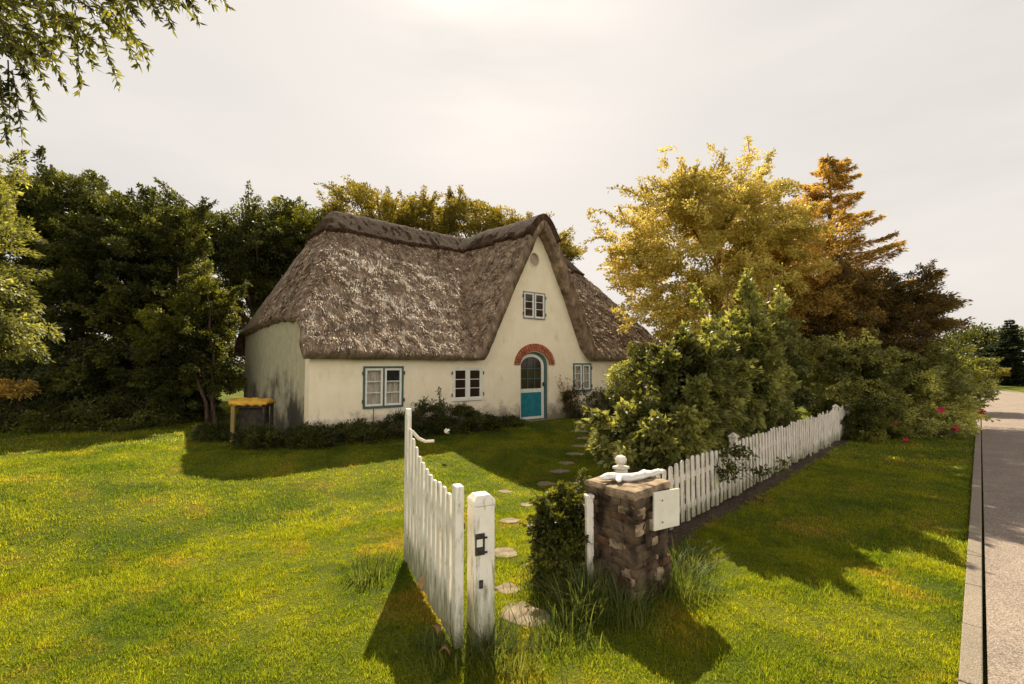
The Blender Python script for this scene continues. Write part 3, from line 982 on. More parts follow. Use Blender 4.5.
def window(u0, u1, z0, z1, fm, sm, curtain=None, rows=3, fw=.05, v0=-.03, label=None, blind=False):
    mb = MB()
    cu = (u0 + u1) / 2; cz = (z0 + z1) / 2; W_ = u1 - u0; H_ = z1 - z0
    mb.box((u0 + fw / 2, v0 + .06, cz), (fw, .12, H_)); mb.box((u1 - fw / 2, v0 + .06, cz), (fw, .12, H_))
    mb.box((cu, v0 + .062, z1 - fw / 2), (W_ - 2 * fw, .116, fw)); mb.box((cu, v0 + .05, z0 + fw / 2), (W_ - 2 * fw, .14, fw))
    mb.box((cu, v0 + .058, cz), (.045, .1, H_ - 2 * fw))
    fr = mb.build('window', fm, house, bevel=.004)
    if label: fr['label'] = label
    for s in (-1, 1):
        a0 = u0 + fw if s < 0 else cu + .0225
        a1 = cu - .0225 if s < 0 else u1 - fw
        b0, b1 = z0 + fw, z1 - fw
        sw = .05; m2 = MB(); vv = v0 + .035
        m2.box((a0 + sw / 2 + .002, vv, (b0 + b1) / 2), (sw, .045, b1 - b0 - .004)); m2.box((a1 - sw / 2 - .002, vv, (b0 + b1) / 2), (sw, .045, b1 - b0 - .004))
        m2.box(((a0 + a1) / 2, vv, b0 + sw / 2 + .002), (a1 - a0 - 2 * sw - .004, .043, sw)); m2.box(((a0 + a1) / 2, vv, b1 - sw / 2 - .002), (a1 - a0 - 2 * sw - .004, .043, sw))
        for k in range(1, rows):
            zk = b0 + sw + (b1 - b0 - 2 * sw) * k / rows
            m2.box(((a0 + a1) / 2, vv, zk), (a1 - a0 - 2 * sw - .004, .03, .02))
        m2.build('sash', sm, fr, bevel=.003)
        MB().box(((a0 + a1) / 2, vv + .004, (b0 + b1) / 2), (a1 - a0 - 2 * sw + .01, .006, b1 - b0 - 2 * sw + .01)).build('pane', M['glass'] if curtain else M['glass_dark'], fr)
        for hz in (b0 + .12, b1 - .12):
            hu = u0 - .012 if s < 0 else u1 + .012
            MB().box((hu, v0 - .006, hz), (.03, .012, .09)).build('hinge', M['iron'], fr)
    if curtain:
        n = 50; vs2 = []; fs2 = []
        for i in range(n + 1):
            u = u0 + .03 + (W_ - .06) * i / n
            w = 0.03 * math.sin(i * 1.9) + .015 * math.sin(i * .7)
            lowz = z0 + .02 + (0.0 if not blind else 0.0)
            vs2 += [(u, .075 + w * .6, lowz), (u, .075 + w * .3, z1 - .03)]
        for i in range(n):
            fs2.append((2 * i, 2 * i + 2, 2 * i + 3, 2 * i + 1))
        MB().add(vs2, fs2).build('curtain', curtain, fr, True)
    if blind:
        MB().box((cu + W_ * .25, .035, z1 - .22), (W_ * .36, .02, .30)).build('blind', M['dark_cloth'], fr)
    return fr
window(*WIN[0][1:], M['teal_grey'], M['cream'], M['curtain'], label='left window in a grey-green frame with lace curtains', blind=True)
window(*WIN[1][1:], M['cream'], M['cream'], None, label='cream window with dark panes between the left window and the door')
window(*WIN[2][1:], M['teal_grey'], M['cream'], M['curtain'], label='dark-framed window half behind the climbing rose', blind=False)
window(*WIN[3][1:], M['grey_paint'], M['cream'], None, fw=.035, label='upstairs window with grey frame in the pointed gable')
# drip rod under the left window
MB().tube([(1.50, -.02, .67), (1.50, -.02, .36)], [.008, .008], 6).build('rod', M['iron'], house)
# oculus
ocf = MB().ring([(6.73 + .24 * math.cos(a), 5.05 + .26 * math.sin(a)) for a in np.linspace(0, 6.283, 25)[:-1]],
                [(6.73 + .195 * math.cos(a), 5.05 + .215 * math.sin(a)) for a in np.linspace(0, 6.283, 25)[:-1]], -.02, .06).build('round_window', M['wall'], house, bevel=.006)
MB().prism([(6.73 + .198 * math.cos(a), 5.05 + .218 * math.sin(a)) for a in np.linspace(0, 6.283, 25)[:-1]], .07, .085).build('shutter', simple('rose_grey_board', (.34, .25, .20), (.46, .36, .29), 8), ocf)
# door
door = MB()
zs = 1.70
outer = arch_pts(DC - .03, .53, .04, zs, .385)
door.ring(outer, arch_pts(DC - .03, .43, .12, zs, .285), .12, .17)
door.box((DC - .03, .145, .93), (.86, .046, .12))
dr = door.build('door', M['cream'], house, bevel=.006)
dr['label'] = 'round-headed stable door with teal lower panel and glazed top'
mb = MB(); mb.box((DC - .03, .15, .495), (.855, .03, .745))
for k in range(1, 6): mb.box((DC - .03 - .43 + .86 * k / 6, .133, .495), (.008, .006, .74))
mb.build('panel', M['teal'], dr)
MB().prism(arch_pts(DC - .03, .43, .995, zs, .285), .150, .158).build('pane', M['glass_dark'], dr)
mb = MB()
for k in (1, 2): mb.box((DC - .03 - .43 + .86 * k / 3, .138, 1.47), (.022, .022, .95))
for z in (1.30, 1.62): mb.box((DC - .03, .1385, z), (.86, .021, .022))
mb.build('glazing_bar', M['teal_grey'], dr)
mb = MB(); mb.lathe((0, 0, 0), [(.022, 0), (.024, .03), (.012, .05)], 10)
hn = MB().box((DC + .45, .09, 1.12), (.03, .03, .14)).box((DC + .41, .07, 1.13), (.10, .02, .02)).build('handle', M['iron'], dr, bevel=.004)
MB().ring(arch_pts(DC, DHW, -.02, 1.72, .42), arch_pts(DC - .03 + .003, .535, .035, zs, .39), .08, .20).build('door_frame', M['teal_grey'], house)
# threshold
MB().box((DC, .06, -.04), (1.3, .3, .12)).build('threshold', M['slab'], house, bevel=.01)
# brick arch, two rings of wedge bricks
mb = MB()
for ringi, (ra, rb, nb_) in enumerate(((.605, .715, 19), (.725, .83, 22))):
    ya, yb = ra - .17, rb - .16
    for k in range(nb_):
        a0 = math.pi * (k + .13) / nb_; a1 = math.pi * (k + .87) / nb_
        q = [(DC + ra * math.cos(a0), 1.73 + ya * math.sin(a0)), (DC + rb * math.cos(a0), 1.73 + yb * math.sin(a0)),
             (DC + rb * math.cos(a1), 1.73 + yb * math.sin(a1)), (DC + ra * math.cos(a1), 1.73 + ya * math.sin(a1))]
        mb.prism(q, -.045 - random.uniform(0, .012) - .012 * ringi, .02)
ar = mb.build('brick_arch', M['brick'], house, bevel=.004)
mb = MB().ring([(DC + .82 * math.cos(a), 1.735 + .66 * math.sin(a)) for a in np.linspace(0, math.pi, 20)], [(DC + .61 * math.cos(a), 1.735 + .44 * math.sin(a)) for a in np.linspace(0, math.pi, 20)], -.03, .01)
mb.f = mb.f[:-4]; mb.m = mb.m[:-4]
mb.build('mortar', M['mortar'], ar)

# ------------------------------------------------------------------ gate, gatepost, pillar, fence
def turned(z):
    return Matrix.Rotation(z, 3, 'Z')

ga = Vector((-0.415, 3.70, 0)); gb = Vector((-1.15, 5.30, 0))
gd = (gb - ga).normalized(); glen = (gb - ga).length
gate = thing('garden_gate', 'open white picket gate whose pale boards sweep up to a tall end, beside the gatepost', 'gate', ga, math.atan2(gd.y, gd.x))
np_ = 12
def gate_top(f):     # f 0 at the hinge end, 1 at the tall end
    return 1.17 + 0.05 * f + 0.48 * max(0, f - .25) ** 2.6 / .75 ** 2.6
for k in range(np_):
    f = (k + 1.0) / (np_ + .6)
    x = glen * f
    tp = gate_top(f) + random.uniform(-.012, .012) - .03
    w = .098
    b0 = .05 + random.uniform(-.01, .02)
    pts = [(x - w / 2, b0), (x + w / 2, b0), (x + w / 2, tp - .03), (x + w / 4, tp), (x - w / 4, tp), (x - w / 2, tp - .03)]
    MB().prism(pts, .013, .035 + random.uniform(-.003, .003)).build('picket', M['white'], gate, bevel=.003)
MB().box((.0, 0, .63), (.105, .07, 1.20)).build('stile', M['white'], gate, bevel=.012)
MB().box((glen, 0, .86), (.085, .06, 1.62)).build('stile', M['white'], gate, bevel=.012)
for z in (.30, .95):
    MB().box((glen / 2, -.006, z), (glen - .112, .036, .085)).build('rail', M['white'], gate, bevel=.004)
MB().box((glen / 2, -.040, .62), (math.hypot(glen - .1, .55), .03, .07), Matrix.Rotation(-math.atan2(.55, glen - .1), 3, 'Y')).build('brace', M['white'], gate, bevel=.004)
mb = MB().tube([(glen + .0, -.04, 1.42), (glen + .01, -.12, 1.33), (glen + .02, -.20, 1.29), (glen + .02, -.30, 1.29)], [.018, .02, .018, .018], 6)
mb.build('latch_arm', M['picket'], gate)
MB().box((-.005, -.04, .92), (.03, .02, .05)).build('bolt', M['iron'], gate)

gp = thing('gatepost', 'thick square white gatepost with an iron latch plate, right of the open gate', 'gatepost', (-0.245, 3.80, 0), R(24))
mb = MB()
w = .085
mb.box((0, 0, .53), (2 * w, 2 * w, 1.06))
mb2 = MB()
vs2 = []
for z, r_ in ((1.062, w + .004), (1.10, w + .004), (1.14, w - .03)):
    vs2 += [(-r_, -r_, z), (r_, -r_, z), (r_, r_, z), (-r_, r_, z)]
fs2 = [(3, 2, 1, 0), (8, 9, 10, 11)]
for l in (0, 4):
    for k in range(4): fs2.append((l + k, l + (k + 1) % 4, l + 4 + (k + 1) % 4, l + 4 + k))
mb2.add(vs2, fs2)
mb.build('shaft', M['white'], gp, bevel=.008); mb2.build('cap', M['white'], gp, bevel=.006)
mb = MB().box((-.04, -w - .006, .78), (.075, .012, .16)).box((-.052, -w - .02, .80), (.035, .02, .05)).box((-.02, -w - .018, .72), (.07, .012, .012)).box((-.02, -w - .018, .83), (.07, .012, .012))
mb.build('latch_plate', M['iron'], gp)
MB().box((-.052, -w - .033, .80), (.045, .008, .055)).build('catch', M['cream'], gp)
MB().box((-.03, -w - .006, .48), (.03, .010, .06)).build('bolt', M['iron'], gp)

# rubble pillar: courses of uneven stones
PC = Vector((1.12, 4.70, 0)); PRZ = R(42)
pil = thing('stone_pillar', 'rough rubble stone pillar at the end of the picket fence', 'pillar', PC, PRZ)
def stone(mb, c, s, mi):
    """a lumpy block"""
    n = 3
    vs2 = []; fs2 = []; ids = {}
    def vid(i, j, k):
        key = (i, j, k)
        if key not in ids:
            p = Vector((i / n - .5, j / n - .5, k / n - .5))
            sph = p.normalized() * .62 if p.length > 0 else p
            p = p.lerp(sph, .28)
            p = Vector((p.x * s[0], p.y * s[1], p.z * s[2])) + Vector([random.uniform(-1, 1) * .07 * min(s) for _ in range(3)])
            ids[key] = len(vs2); vs2.append(p + Vector(c))
        return ids[key]
    for a in range(n):
        for b_ in range(n):
            fs2 += [(vid(a, b_, 0), vid(a, b_ + 1, 0), vid(a + 1, b_ + 1, 0), vid(a + 1, b_, 0)), (vid(a, b_, n), vid(a + 1, b_, n), vid(a + 1, b_ + 1, n), vid(a, b_ + 1, n)),
                    (vid(a, 0, b_), vid(a + 1, 0, b_), vid(a + 1, 0, b_ + 1), vid(a, 0, b_ + 1)), (vid(a, n, b_), vid(a, n, b_ + 1), vid(a + 1, n, b_ + 1), vid(a + 1, n, b_)),
                    (vid(0, a, b_), vid(0, a, b_ + 1), vid(0, a + 1, b_ + 1), vid(0, a + 1, b_)), (vid(n, a, b_), vid(n, a + 1, b_), vid(n, a + 1, b_ + 1), vid(n, a, b_ + 1))]
    mb.add(vs2, fs2, mi)
PW = .56
mb = MB()
mb.box((0, 0, .47), (PW - .08, PW - .08, 1.0), mi=3)
z = 0
while z < .96:
    hh = random.uniform(.055, .11)
    if z > .84: hh = .10
    for side in range(4):
        x = -PW / 2
        while x < PW / 2 - .04:
            ww = min(random.uniform(.08, .20), PW / 2 - x + .01)
            cx = x + ww / 2; dd = random.uniform(.12, .16)
            off = PW / 2 - dd / 2 + random.uniform(-.024, .020)
            q = {0: (cx, -off), 1: (off, cx), 2: (-cx, off), 3: (-off, -cx)}[side]
            sz_ = (ww + .004, dd, hh + .004) if side in (0, 2) else (dd, ww + .004, hh + .004)
            stone(mb, (q[0], q[1], z + hh / 2), sz_, random.choice([0, 0, 1, 0, 2, 0, 0, 0]))
            x += ww
    z += hh
mb.build('masonry', [M['stone'], M['stone_red'], M['stone_pale'], M['mortar']], pil)
mb = MB()
for (x, y, a, b_, hh) in ((-.13, -.12, .36, .38, .07), (.17, -.14, .30, .34, .06), (-.1, .17, .40, .28, .05), (.18, .15, .28, .3, .065)):
    stone(mb, (x + random.uniform(-.02, .02), y + random.uniform(-.02, .02), z + hh / 2 - .01 + random.uniform(-.015, .02)), (a * random.uniform(.85, 1.08), b_ * random.uniform(.85, 1.08), hh * 1.2), 0)
mb.build('coping', M['stone_pale'], pil)
# plate on the road side of the pillar
sg = thing('white_plate', 'blank square white board fixed on the roadward side of the stone pillar', 'plate', PC, PRZ)
MB().box((PW / 2 - .12, -PW / 2 - .05, .79), (.37, .022, .35), Matrix.Rotation(R(-8), 3, 'Z') @ Matrix.Rotation(R(2), 3, 'Y')).build('board', M['cream'], sg, bevel=.004)
for dx in (-.09, .09):
    for dz in (-.1, .1):
        MB().box((PW / 2 - .12 + dx, -PW / 2 - .064, .79 + dz), (.012, .006, .012)).build('screw', M['iron'], sg)
# driftwood on top
mb = MB()
def blobline(pts, rads, sides=10):
    mb.tube(pts, rads, sides)
blobline([(-.34, .06, 0), (-.25, .05, .03), (-.14, .01, .0), (0, -.03, .012), (.13, -.02, .028), (.26, .02, .02), (.36, .04, .035), (.44, .045, .03)], [.02, .045, .055, .05, .055, .042, .036, .02])
blobline([(-.12, .02, .02), (-.2, -.06, .015), (-.24, -.12, .0)], [.04, .035, .015])
blobline([(.12, -.02, .03), (.2, .05, .04), (.26, .10, .04)], [.04, .032, .012])
dw = mb.build('driftwood', M['driftwood'], None, True)
ss_ = dw.modifiers.new('s', 'SUBSURF'); ss_.levels = 1; ss_.render_levels = 2
tx = bpy.data.textures.new('lumps', 'CLOUDS'); tx.noise_scale = .06
dm = dw.modifiers.new('d', 'DISPLACE'); dm.texture = tx; dm.strength = .035; dm.mid_level = .5
dw.scale = (.92, 1.1, .8); dw.location = (PC.x + .05, PC.y + .02, z + .085); dw.rotation_euler = (0, 0, R(18))
tag(dw, 'white bleached gnarled wood lying on top of the stone pillar', 'driftwood')
# stop post left of the pillar
sp = MB().box((0, 0, .42), (.07, .06, .90)).box((0, 0, .885), (.085, .075, .03)).build('gate_stop_post', M['white'], bevel=.005)
sp.location = (0.745, 4.66, 0); sp.rotation_euler = (0, 0, R(12))
tag(sp, 'narrow white post standing against the left side of the stone pillar', 'post')

F0 = Vector((1.98, 6.13, 0)); F1 = Vector((10.39, 14.73, 0))
fd = (F1 - F0).normalized(); flen = (F1 - F0).length
fence = thing('picket_fence', 'long white picket fence with rounded board tops along the grass verge', 'fence', F0, math.atan2(fd.y, fd.x))
post_s = [-1.05, (Vector((3.72, 7.78, 0)) - F0).length, (Vector((9.2, 13.45, 0)) - F0).length]
for i, s in enumerate(post_s):
    hp = .98 if i else 1.0
    mb = MB().box((s, .03, (hp - .04) / 2), (.11, .11, hp - .0)); mb.box((s, .03, hp + .0), (.14, .14, .03))
    if i == 0:
        mb.lathe((s, .03, hp + .012), [(.03, 0), (.034, .02), (.062, .05), (.068, .08), (.05, .11), (.02, .125)], 14)
    else:
        mb.add([(s - .06, -.03, hp + .016), (s + .06, -.03, hp + .016), (s + .06, .09, hp + .016), (s - .06, .09, hp + .016), (s, .03, hp + .07)], [(0, 1, 4), (1, 2, 4), (2, 3, 4), (3, 0, 4)])
    mb.build('post', M['picket'], fence, bevel=.006)
k = 0
s = -0.95
pm = []
while s < flen + .9:
    if any(abs(s - q) < .0 for q in post_s): s += .17; continue
    if s < post_s[1] - .05:
        f = (s + .95) / (post_s[1] + .95)
        h_p = .80 + .10 * math.sin(math.pi * min(max((f - .12) / .88, 0), 1)) - .06 * (f > .97)
    else:
        h_p = .925
    w = .085; b0 = .07 + random.uniform(-.012, .012)
    hh = h_p + random.uniform(-.007, .007)
    pts = [(s - w / 2, b0), (s + w / 2, b0)] + [(s + w / 2 * math.cos(a), hh - .04 + .04 * math.sin(a)) for a in np.linspace(0, math.pi, 8)]
    o = MB().prism(pts, -.036 + random.uniform(-.003, .003), -.014).build('picket', M['picket'], fence, bevel=.003)
    lean = random.uniform(-.008, .008)
    o.rotation_euler = (0, lean, 0)
    s += .165 if s < post_s[1] else .17
for a, b_ in ((post_s[0], post_s[1]), (post_s[1], post_s[2]), (post_s[2], flen + .9)):
    for z in (.24, .64):
        MB().box(((a + b_) / 2, .008, z), (b_ - a - .115, .04, .075)).build('rail', M['picket'], fence, bevel=.004)

# small open shelter with yellow top by the end wall
sh = ground_at(252, 441)
shelter = thing('wood_shelter', 'small open shelter with bright yellow padded top and ochre posts by the end wall', 'shelter', (sh.x, sh.y, sh.z), R(8))
shelter.scale = (.78, .9, 1.0)
for x in (-.40, .42):
    for y in (-.28, .28):
        MB().box((x, y, .42), (.10 if x < 0 else .07, .09, .86)).build('leg', M['ochre'] if x < 0 else M['dark_wood'], shelter, bevel=.008)
mb = MB()
n = 16; vs2 = []; fs2 = []
for i in range(n + 1):
    for j in range(9):
        x = -.50 + 1.0 * i / n; y = -.38 + .76 * j / 8
        zt = .98 + .03 * math.sin(i * 1.1) * math.cos(j) - .07 * (abs(j - 4) / 4) ** 2 - .03 * (i / n) + random.uniform(-.008, .008)
        vs2.append((x, y, zt))
for i in range(n + 1):
    for j in range(9):
        x = -.48 + .96 * i / n; y = -.36 + .72 * j / 8
        vs2.append((x, y, .83 + random.uniform(-.012, .012) + .02 * math.sin(i * 1.7)))
q0 = (n + 1) * 9
for i in range(n):
    for j in range(8):
        a = i * 9 + j
        fs2.append((a, a + 9, a + 10, a + 1)); fs2.append((q0 + a, q0 + a + 1, q0 + a + 10, q0 + a + 9))
for i in range(n):
    fs2.append((i * 9, q0 + i * 9, q0 + i * 9 + 9, i * 9 + 9)); a = i * 9 + 8; fs2.append((a, a + 9, q0 + a + 9, q0 + a))
for j in range(8):
    fs2.append((j, j + 1, q0 + j + 1, q0 + j)); a = n * 9 + j; fs2.append((a, q0 + a, q0 + a + 1, a + 1))
mb.add(vs2, fs2).build('top', M['yellow'], shelter, True)
MB().box((.02, .05, .42), (.66, .42, .72)).build('store_box', M['dark_wood'], shelter)
MB().box((0, 0, .80), (.9, .62, .05)).build('roof_board', M['dark_wood'], shelter)

# dry leaves caught under the gate
for i, (x, y, z, lb) in enumerate(((421, 597, .05, 'curled brown dry leaf caught beside the gate boards, farthest from the gatepost'), (437, 642, .02, 'brown dry leaf lying at the foot of the gate'), (449, 662, .02, 'small brown dry leaf in the grass before the gatepost'))):
    p = ground_at(x, y)
    vs2 = []; fs2 = []
    L_ = .14 - .03 * i
    for a in range(6):
        f = a / 5; w = .035 * math.sin(math.pi * (f * .9 + .05))
        for b_ in (-1, 0, 1):
            vs2.append((f * L_, b_ * w, .02 + .04 * math.sin(f * 3) + abs(b_) * .018))
    for a in range(5):
        for b_ in range(2):
            q = a * 3 + b_; fs2.append((q, q + 3, q + 4, q + 1))
    o = MB().add(vs2, fs2).build('dry_leaf', M['dry_leaf'], None, True)
    sm = o.modifiers.new('t', 'SOLIDIFY'); sm.thickness = .002
    o.location = (p.x, p.y, p.z + z); o.rotation_euler = (.3, -.2 - .8 * (i == 0), 1.2 + i)
    tag(o, lb, 'leaf', 'dry leaves under the gate')

# ------------------------------------------------------------------ trees
# left mass
tree('bushy_tree', 'tall dark bushy tree, highest of the trees left of the cottage', 'tree', -14.0, 16.0,
     [E(60, 300, 15.6, 62, 110, 2.4), E(70, 215, 15.6, 42, 42, 1.8), E(20, 260, 15.6, 48, 70, 2.0), E(70, 400, 15.6, 60, 50, 2.2)], 'leaf_dark', 11, shoots=60, n=900, per=110, crad=.34, leaf=(.11, .065), trunk_r=.2, rough=.45, inner=.35)
tree('bushy_tree', 'dark spreading tree with a thin leader poking up, right of the tallest left tree', 'tree', -10.8, 15.8,
     [E(145, 300, 15.6, 55, 80, 2.2), E(120, 235, 15.6, 34, 34, 1.6), E(165, 245, 15.9, 36, 32, 1.6), E(140, 390, 15.3, 60, 50, 2.0)], 'leaf_dark', 12, shoots=60, n=850, per=110, crad=.33, leaf=(.11, .065), trunk_r=.18, rough=.45, inner=.35,
     extra=[tuple(at(148, 200, 15.6)), tuple(at(146, 212, 15.6)), tuple(at(151, 206, 15.6))])
tree('leafy_bush', 'sunlit yellow-green bush in front of the dark trees left of the cottage', 'bush', -8.9, 14.2,
     [E(190, 355, 14.6, 38, 50, 1.5), E(165, 315, 14.8, 40, 30, 1.4), E(205, 300, 15, 22, 30, 1.2), E(175, 410, 14.5, 26, 28, 1.2)], 'leaf_mid', 13, shoots=50, n=560, per=100, crad=.24, leaf=(.08, .05), trunk_r=.06, multi=3, rough=.42, inner=.35, part='foliage', stem='stems')
tree('background_tree', 'dark broad tree directly left of the thatched roof', 'tree', -13, 25,
     [E(225, 265, 25, 48, 55, 3), E(200, 235, 25, 30, 26, 2.2), E(262, 250, 25.5, 40, 36, 2.5)], 'leaf_dark', 14, shoots=40, n=420, per=110, crad=.62, leaf=(.15, .085), trunk_r=.3, rough=.25)
tree('background_tree', 'olive green tree whose top shows behind the left end of the ridge', 'tree', -8.2, 27,
     [E(300, 265, 27, 48, 48, 3), E(305, 232, 27, 24, 18, 2)], 'leaf_mid', 15, shoots=30, n=300, per=110, crad=.6, leaf=(.15, .085), trunk_r=.3, rough=.3)
tree('background_tree', 'yellow-green tree behind the ridge left of its middle', 'tree', -6.5, 28,
     [E(372, 225, 28, 36, 32, 3), E(420, 228, 28, 26, 22, 2.5), E(385, 300, 28, 60, 60, 3)], 'leaf_yellow', 16, shoots=40, n=420, per=110, crad=.55, leaf=(.15, .085), trunk_r=.3, rough=.3)
tree('background_tree', 'yellow-green tree behind the ridge beside the pointed gable', 'tree', -1.5, 30,
     [E(475, 232, 29, 42, 30, 3), E(520, 240, 29, 30, 20, 2.5), E(557, 250, 29, 18, 14, 2), E(490, 300, 29, 70, 50, 3)], 'leaf_yellow', 17, shoots=40, n=440, per=110, crad=.55, leaf=(.15, .085), trunk_r=.3, rough=.35)
tree('near_tree', 'lighter green tree cut by the left edge of the picture', 'tree', -10.6, 9.2,
     [E(-26, 300, 9.4, 44, 46, 1.0), E(-20, 225, 9.6, 32, 36, .8), E(-60, 170, 9.6, 50, 50, 1.2), E(-12, 335, 9.2, 34, 20, .8)], 'leaf_light', 18, shoots=30, n=300, per=100, crad=.26, leaf=(.09, .04), trunk_r=.14, rough=.3)
tree('low_bush', 'low dark undergrowth bush below the dark trees at the left edge', 'bush', -12.6, 13.3,
     [E(30, 428, 13.2, 60, 24, 1.2), E(100, 425, 13.4, 60, 24, 1.1)], 'leaf_dark', 19, n=260, per=100, crad=.32, leaf=(.08, .05), trunk_r=.05, multi=3, part='foliage', stem='stems')
tree('orange_bush', 'small bush coloured orange in a gap at the left edge', 'bush', -13.2, 13.2,
     [E(12, 388, 12.2, 15, 8, .4)], 'leaf_amber_glow', 20, n=40, per=40, crad=.15, leaf=(.08, .05), trunk_r=.03, part='foliage', stem='stems', limbs=8)

# right-hand trees behind the garden
tree('glow_tinted_tree', 'big tree with a golden glow in its leaf colour towering over the right end of the cottage', 'tree', 6.9, 16.8,
     [E(700, 245, 16, 70, 62, 2.4), E(688, 200, 16, 34, 28, 1.5), E(738, 212, 16.5, 48, 32, 1.8), E(640, 262, 15.8, 36, 34, 1.5), E(702, 308, 15.5, 66, 40, 2.2), E(770, 255, 17, 40, 50, 2)], 'leaf_gold_glow', 21,
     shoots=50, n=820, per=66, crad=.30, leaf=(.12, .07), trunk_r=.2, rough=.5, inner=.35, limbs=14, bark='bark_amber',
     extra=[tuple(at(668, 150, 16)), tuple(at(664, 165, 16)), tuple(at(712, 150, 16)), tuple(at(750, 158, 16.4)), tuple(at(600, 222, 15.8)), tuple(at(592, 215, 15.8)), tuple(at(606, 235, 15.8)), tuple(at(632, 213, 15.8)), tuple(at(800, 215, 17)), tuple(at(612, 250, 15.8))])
conifer('larch', 'tall bare-topped larch with amber glow in its needle colour, right of the big glow-tinted tree', 13.7, 20.2, 11.3, 5.4, 'leaf_amber_glow', 22, start=.3, levels=24, per_level=7, gap=.28, density=1.3, leaf=(.17, .055), bark='bark_amber', droop=.10, lift=.18)
tree('glow_tinted_tree', 'glow-tinted tree filling the gap between the big glow-tinted tree and the larch', 'tree', 10.4, 19,
     [E(785, 250, 18.5, 38, 50, 2), E(800, 310, 18, 50, 36, 2), E(770, 310, 18, 50, 36, 2)], 'leaf_amber_glow', 23, n=520, per=95, crad=.36, inner=.3, limbs=10, leaf=(.11, .06), trunk_r=.16, rough=.4, bark='bark_amber')
tree('dark_pine', 'brown-green pine with reaching lower boughs right of the larch', 'tree', 14.2, 17.8,
     [E(860, 298, 17.5, 48, 26, 2), E(898, 308, 17.5, 38, 14, 1.6), E(918, 326, 17.6, 26, 6, 1.2), E(850, 345, 17, 60, 36, 2)], 'leaf_brown', 24, shoots=40, n=640, per=120, crad=.32, leaf=(.12, .045), trunk_r=.16, rough=.35, limbs=14)
# garden shrubs behind the fence
tree('garden_shrub', 'pale leafy shrub spreading left behind the stone pillar and fence', 'shrub', 2.6, 8.4,
     [E(664, 434, 7.7, 48, 32, .9), E(622, 442, 7.6, 20, 20, .5), E(704, 398, 8.0, 44, 48, .9), E(690, 380, 8.4, 34, 26, .8)], 'leaf_light', 31, n=540, per=42, crad=.15, fence_side=.28, up=.3, shoots=120, leaf=(.11, .062), trunk_r=.035, multi=4, rough=.45, part='foliage', stem='stems', limbs=28)
tree('garden_shrub', 'tall arching shrub rising above the middle of the picket fence', 'shrub', 4.4, 9.6,
     [E(752, 378, 9.2, 56, 50, 1.1), E(742, 336, 9.4, 34, 22, .8), E(798, 372, 10.2, 46, 50, 1.1), E(720, 415, 8.6, 50, 40, 1.0), E(802, 412, 10.6, 40, 28, .9)], 'leaf_light', 32, n=700, per=48, crad=.17, fence_side=.30, up=.3, shoots=150, leaf=(.105, .058), trunk_r=.04, multi=5, rough=.5, part='foliage', stem='stems', limbs=30,
     extra=[tuple(at(745, 292, 9.4)), tuple(at(752, 300, 9.4)), tuple(at(700, 305, 9.2)), tuple(at(780, 308, 9.6))])
tree('pale_shrub', 'greyish flowering shrub against the right part of the cottage wall', 'shrub', 3.9, 13.2,
     [E(632, 385, 13, 22, 26, .7), E(650, 372, 13.2, 26, 30, .8)], 'leaf_light', 33, n=200, per=80, crad=.2, leaf=(.07, .045), trunk_r=.03, multi=3, part='foliage', stem='stems')
tree('rose_hedge', 'broad green rose hedge beyond the far end of the fence', 'hedge', 11.5, 16,
     [E(880, 375, 15.5, 56, 32, 1.5), E(870, 420, 15.5, 40, 24, 1.2), E(920, 392, 16, 42, 36, 1.5), E(945, 415, 15, 24, 32, .9), E(840, 385, 15, 36, 44, 1.4), E(900, 425, 15, 50, 20, 1.2)], 'leaf_light', 34, up=.35, shoots=90, n=1100, per=55, crad=.22, leaf=(.085, .05), trunk_r=.05, multi=4, rough=.28, part='foliage', stem='stems', limbs=26)
tree('hedge_end_bush', 'reddish sprawling rose bush swallowing the far end of the fence', 'bush', 10.2, 13.9,
     [E(862, 420, 13.6, 18, 24, .6), E(880, 430, 13.8, 20, 12, .5)], 'leaf_mid', 35, n=90, per=70, crad=.2, leaf=(.07, .045), trunk_r=.02, multi=3, part='foliage', stem='stems', limbs=9)
tree('roadside_bush', 'dark rounded bush leaning over the road edge past the hedge', 'bush', 22.3, 23.5,
     [E(950, 375, 22, 20, 16, 1.2), E(968, 368, 22.5, 12, 10, .9)], 'leaf_mid', 36, n=200, per=90, crad=.35, leaf=(.11, .06), trunk_r=.06, part='foliage', stem='stems', limbs=10)
# low trimmed shrub left of the pillar
tree('low_shrub', 'knee-high leafy rose shrub left of the stone pillar', 'shrub', 0.62, 5.15,
     [E(568, 525, 5.0, 30, 34, .36), E(556, 560, 4.8, 22, 30, .3), E(585, 505, 5.2, 18, 20, .3)], 'leaf_mid', 37, shoots=26, n=320, per=45, crad=.075, leaf=(.045, .028), trunk_r=.012, multi=4, rough=.2, part='foliage', stem='stems', limbs=20)
tree('creeper', 'leafy creeper sprig hanging over the fence boards by its middle post', 'plant', 3.9, 7.6,
     [E(735, 452, 7.3, 18, 8, .12), E(728, 470, 7.1, 8, 16, .08), E(765, 470, 7.4, 22, 5, .08), E(792, 462, 7.6, 14, 5, .08)], 'leaf_mid', 38, n=70, per=12, crad=.07, leaf=(.06, .035), trunk_r=.01, part='foliage', stem='stems', limbs=16, inner=.1)

